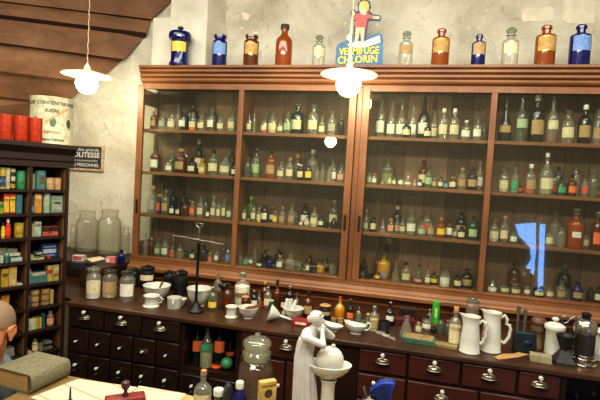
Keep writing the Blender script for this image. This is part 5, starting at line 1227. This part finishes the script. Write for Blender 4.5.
# gown
def gown(rows, nm, seg=64, amp=.07, fold=11):
    mb = MB(); vs = []; fs = []
    for i, (zx, zy, rx, ry, am) in enumerate(rows):
        c_ = q3(zx, zy)
        for k in range(seg):
            a = 2*PI*k/seg; w_ = 1+am*math.sin(fold*a+i*.18)+am*.5*math.sin(fold*2.3*a+1)
            vs.append(c_+Vector((rx*u*w_*math.cos(a), ry*u*w_*math.sin(a), 0)))
    n = len(rows)
    for i in range(n-1):
        for k in range(seg): fs.append((i*seg+k, i*seg+(k+1) % seg, (i+1)*seg+(k+1) % seg, (i+1)*seg+k))
    fs.append(tuple(range(seg))); fs.append(tuple((n-1)*seg+k for k in range(seg)))
    mb.add(vs, fs); return mb.build(nm, BISQUE, fig, smooth=70)
gown([(50, 150, 37, 38, .01), (43, 175, 38, 38, .03), (38, 200, 38, 36, .04), (35, 215, 37, 34, .04), (34, 232, 40, 38, .05), (36, 270, 44, 42, .06), (35, 330, 46, 46, .07), (36, 400, 50, 50, .08), (38, 480, 54, 54, .09), (40, 560, 60, 58, .1), (42, 610, 66, 62, .1)], 'gown')
# basin, column, globe, plinth
bc = q3(142, 256, .004)
def lat(name, prof, c_, par=stt, m_=PORC, seg=40, fl=1.0): return MB().lathe([(a*u, z*u) for a, z in prof], seg, T=Matrix.Translation(c_) @ Matrix.Diagonal((1, fl, 1, 1))).build(name, m_, par)
lat('basin', [(0, -60), (34, -58), (40, -52), (66, -38), (86, -18), (95, -2), (97, 3), (92, 5), (86, 0), (70, -18), (40, -32), (0, -36)], bc+Vector((-2*u, 0, 0)), fl=.68)
zb = bc.z/u
lat('column', [(46, -zb+24), (46, -zb+34), (38, -zb+40), (34, -zb+60), (29, -150), (28, -90), (32, -72), (36, -64), (0, -64)], bc)
gl_ = lat('globe', [(0, -52)]+[(59*math.sin(PI*k/20), 18-59*math.cos(PI*k/20)*1.0) for k in range(2, 20)]+[(0, 77)], bc+Vector((1*u, 0, 0)), fl=.8)
gl_.data.transform(Matrix.Identity(4))
fb = bc+Vector((12*u, 0, 75*u))
lat('finial', [(6, -6), (6, 2), (9, 5), (9, 9), (5, 12), (0, 13)], fb, gl_)
m = MB(); n = 40
vs = []
for z in (0, .004, .016, .02):
    k = {0: 1, .004: 1.02, .016: 1.02, .02: .98}[z]
    for i in range(n):
        a = 2*PI*i/n; c0_ = q3(86, 620); vs.append((c0_.x+115*u*k*math.cos(a), 78*u*k*math.sin(a), z))
fs = [(j*n+i, j*n+(i+1) % n, (j+1)*n+(i+1) % n, (j+1)*n+i) for j in range(3) for i in range(n)]+[tuple(range(n)), tuple(3*n+i for i in range(n))]
m.add(vs, fs); m.build('plinth', PORC, stt)

# ------------------------------------------------------------------ the man at the left edge
HD = 1.80
hp = at_depth(-11.5, 330, HD); hs = HD/F
SEAT = .36
man = empty('person', 'man with short grey hair and grey-blue shirt sitting behind the desk, cut off at left', 'person', Vector((hp.x, hp.y, 0)), rot_to_cam(hp)-.62)
SKIN = plain('skin', (206, 142, 100), .5, var=.06, scale=14)
hz = hp.z; TX = -.07
m = MB(); H0 = Vector((0, 0, hz))
def hh_(x, y, z): return H0+Vector((x, y, z))
m.ell(hh_(0, .015, .022), (.0735, .094, .086)); m.ell(hh_(0, -.02, -.02), (.067, .075, .085)); m.ell(hh_(0, -.035, -.075), (.048, .052, .045))
m.ell(hh_(0, -.062, -.095), (.026, .022, .018)); m.cap(hh_(0, -.088, .005), hh_(0, -.108, -.03), .009, .014); m.ell(hh_(0, -.102, -.036), (.02, .012, .01))
m.ell(hh_(0, -.088, -.06), (.026, .01, .0055)); m.ell(hh_(0, -.085, -.072), (.022, .01, .006)); m.ell(hh_(0, -.08, .026), (.06, .02, .012))
for s in (-1, 1):
    m.ell(hh_(.045*s, -.07, -.03), (.022, .02, .025)); m.ell(hh_(.031*s, -.083, .003), (.013, .009, .009))
    E_ = hh_(.079*s, .014, -.012)
    m.ell(E_+Vector((.002*s, 0, .002)), (.0075, .017, .026)); m.ell(E_+Vector((.0, .0, -.022)), (.007, .01, .012))
    rim = [E_+Vector((.009*s+.004*s*math.sin(t), .019*math.cos(t), .006+.026*math.sin(t))) for t in [-.9+.42*k for k in range(10)]]
    m.tube(rim, .0042, 8)
m.cap(hh_(0, .02, -.06), hh_(TX*.7, .05, -.17), .052, .058)
TS = hh_(TX, .07, -.22); HIP = Vector((TX*1.5, .2, SEAT+.1))
m.cap(TS, HIP, .1, .12); m.cap(hh_(TX-.12, .07, -.23), hh_(TX+.11, .07, -.235), .05, .05)
for s in (-1, 1):
    sh = hh_(TX+.15*s, .07, -.25); el = Vector((TX+.19*s, .03, hz-.47)); wr = Vector((TX+.12*s, -.18, SEAT+.17))
    m.cap(sh, el, .048, .038); m.cap(el, wr, .036, .026)
    m.cap(wr, wr+Vector((-.01*s, -.07, -.01)), .027, .03)
    for k in range(4):
        b0 = wr+Vector((-.01*s+(k-1.5)*.017, -.09, -.01)); ln = (.03, .036, .034, .026)[k]
        m.tube([b0, b0+Vector((0, -ln, .002)), b0+Vector((0, -ln*1.7, -.012)), b0+Vector((0, -ln*2.0, -.026))], [.009, .0085, .008, .006], 8)
    m.tube([wr+Vector((-.03*s, -.04, -.005)), wr+Vector((-.05*s, -.07, -.01)), wr+Vector((-.05*s, -.1, -.018))], [.011, .01, .007], 8)
    kn = Vector((TX+.1*s, -.22, SEAT+.07)); an = Vector((TX+.11*s, -.2, .085))
    m.cap(Vector((TX*1.5+.09*s, .19, SEAT+.085)), kn, .08, .06); m.cap(kn, an, .055, .036); m.cap(an+Vector((0, .02, -.045)), an+Vector((0, -.14, -.05)), .036, .03)
body = remesh(m.build('body', SKIN, man), .0045, 4)
# eyes and hair
for s in (-1, 1):
    e_ = MB().ell(hh_(.031*s, -.0885, .003), (.0095, .006, .0065)).build('eye', plain('eye_white', (220, 214, 204), .3), body)
    MB().ell(hh_(.031*s, -.0935, .003), (.004, .0022, .004)).build('iris', plain('iris', (60, 44, 34), .3), e_)
HAIR = plain('short_grey_hair', (134, 110, 90), .85, var=.1, scale=160)
mb = MB(); vs = []; fs = []; NA, NR = 40, 14
for i in range(NR+1):
    for k in range(NA):
        a = 2*PI*k/NA
        front = max(0, -math.sin(a))
        lim = 2.05-.95*front**1.5-.25*abs(math.cos(a))**4
        th = lim*i/NR
        x, y, z = math.sin(th)*math.cos(a), math.sin(th)*math.sin(a), math.cos(th)
        vs.append(hh_(0, .015, .022)+Vector((x*.0762, y*.0968, z*.0888)))
for i in range(NR):
    for k in range(NA): fs.append((i*NA+k, i*NA+(k+1) % NA, (i+1)*NA+(k+1) % NA, (i+1)*NA+k))
mb.add(vs, fs); mb.build('hair', HAIR, body, smooth=80)
m = MB()
m.cap(TS+Vector((0, 0, -.005)), HIP+Vector((0, 0, .01)), .118, .125); m.cap(hh_(TX-.12, .07, -.235), hh_(TX+.11, .07, -.24), .062, .062)
m.cap(hh_(TX*.75, .055, -.18), hh_(TX, .06, -.2), .066, .085)
for s in (-1, 1):
    sh = hh_(TX+.15*s, .07, -.25); el = Vector((TX+.19*s, .03, hz-.47)); wr = Vector((TX+.12*s, -.18, SEAT+.17)); m.cap(sh, el, .06, .05); m.cap(el, el.lerp(wr, .8), .048, .04)
remesh(m.build('shirt', plain('grey_blue_shirt', (112, 122, 134), .8), man), .006, 5)
m = MB()
for s in (-1, 1):
    kn = Vector((TX+.1*s, -.22, SEAT+.07)); an = Vector((TX+.11*s, -.2, .1)); m.cap(Vector((TX*1.5+.09*s, .19, SEAT+.085)), kn, .092, .072); m.cap(kn, an, .066, .052)
m.cap(Vector((TX*1.5-.06, .2, SEAT+.09)), Vector((TX*1.5+.06, .2, SEAT+.09)), .115, .115)
remesh(m.build('trousers', plain('dark_trousers', (52, 52, 60), .85), man), .007, 5)
m = MB()
for s in (-1, 1): m.cap(Vector((TX+.11*s, -.17, .04)), Vector((TX+.11*s, -.345, .036)), .042, .035); 
remesh(m.build('shoes', plain('black_shoes', (30, 28, 28), .4), man), .006, 4)
# stool
sp_ = Matrix.Rotation(man.rotation_euler.z, 3, 'Z') @ Vector((TX*1.5, .2, 0)) + man.location
sto = empty('wooden_stool', 'low round wooden stool under the seated man', 'stool', sp_)
MB().lathe([(0, SEAT-.075), (.15, SEAT-.075), (.16, SEAT-.065), (.16, SEAT-.048), (.15, SEAT-.04), (0, SEAT-.04)], 28).build('seat', W_DESK, sto)
for k in range(4):
    a = PI/4+k*PI/2; MB().tube([(.1*math.cos(a), .1*math.sin(a), SEAT-.076), (.14*math.cos(a), .14*math.sin(a), 0)], [.016, .02], 10).build('leg', W_DESK, sto)

# ------------------------------------------------------------------ pendant lamps
BULB = emit('bulb_glow', (255, 240, 206), 85.0)
T = NT('opal_shade'); b = T.n('BsdfPrincipled', Roughness=.3); b.inputs['Base Color'].default_value = rgba((236, 230, 212)); tl = T.n('BsdfTranslucent'); tl.inputs['Color'].default_value = rgba((255, 236, 200))
mx = T.n('MixShader', Fac=.5); T.l(b, 0, mx, 1); T.l(tl, 0, mx, 2); T.l(mx, 0, T.out, 'Surface'); OPAL = T.m
def pendant(p, label, R=.158):
    e = empty('pendant_lamp', label, 'lamp', p, 0, 'white conical pendant lamps')
    MB().lathe([(R, -.002), (R*1.01, .0), (R, .003), (R*.6, .018), (R*.3, .03), (.022, .036), (.022, .042), (0, .042), (.018, .034), (R*.3, .026), (R*.6, .014), (R, -.002)], 40).build('shade', OPAL, e)
    MB().lathe([(.02, .038), (.022, .05), (.018, .062), (.01, .07), (.006, .082), (0, .082)], 16).build('cap', PORC, e)
    bz = -.05
    MB().lathe([(.018, .03), (.02, .012), (.024, .004)], 16).build('socket', PORC, e)
    MB().ell((0, 0, bz), (.068, .068, .07), seg=24, rings=16).build('bulb', BULB, e)  # globe made oversized so its shape takes in the bulb's glare
    n = 60; L = ZC-p.z-.08
    pts1 = [(.0022*math.cos(k*1.1), .0022*math.sin(k*1.1), .08+L*k/n) for k in range(n+1)]
    MB().tube(pts1, .0032, 6).build('cord', plain('cloth_cord', (196, 178, 140), .8), e)
pendant(at_depth(87, 75.5, 3.08), 'white conical pendant lamp hanging at left before the boarded ceiling')
pendant(at_depth(349, 75, 2.6), 'white conical pendant lamp hanging in front of the cabinet below the advertising cutout')
def mirror_at(x, y, z):
    d = ray(x, y); p = CAM+d*((z-CAM.z)/d.z); return Vector((p.x, -p.y, z))
pendant(mirror_at(331, 140, 2.085)+Vector((0, 0, .03)), 'white conical pendant lamp over the front desk, seen mirrored in the second bay glass')
# added area lights for general room fill, no fixtures stand for them
def area(name, loc, target, sx_, sy_, power, col):
    l = bpy.data.lights.new(name, 'AREA'); l.shape = 'RECTANGLE'; l.size = sx_; l.size_y = sy_; l.energy = power; l.color = col
    o = bpy.data.objects.new(name, l); COL.objects.link(o); o.location = loc
    o.rotation_euler = (Vector(target)-Vector(loc)).to_track_quat('-Z', 'Y').to_euler()
area('overhead_fill', (1.5, -1.25, 3.02), (1.5, -.9, 0), 4.2, .8, 120, (1, .96, .83))  # added fill from overhead, brightens wall and cornice
area('frontal_fill', (1.6, -2.9, 3.0), (1.5, 0, 1.3), 3.0, .4, 110, (1, .96, .83))  # added frontal fill, lights the shelves from above the camera
area('rear_bounce_fill', (1.5, -2.9, 2.7), (1.5, -4.3, 1.6), 4.0, .5, 30, (1, .95, .82))  # added fill bounced off the wall behind the camera
w_ = bpy.data.worlds.new('room_world'); sc.world = w_; w_.use_nodes = True
bg = w_.node_tree.nodes['Background']; bg.inputs[0].default_value = (1, .9, .75, 1); bg.inputs[1].default_value = .05

sc.view_settings.view_transform = 'Standard'; sc.view_settings.look = 'Medium High Contrast'; sc.view_settings.exposure = -0.22; sc.view_settings.gamma = 1.0
cy_ = sc.cycles
cy_.transparent_max_bounces = 40; cy_.max_bounces = 8; cy_.diffuse_bounces = 4; cy_.glossy_bounces = 4; cy_.transmission_bounces = 6
cy_.sample_clamp_indirect = 4.0; cy_.caustics_reflective = False; cy_.caustics_refractive = False
cy_.use_denoising = True
try: cy_.denoiser = 'OPENIMAGEDENOISE'
except Exception: pass
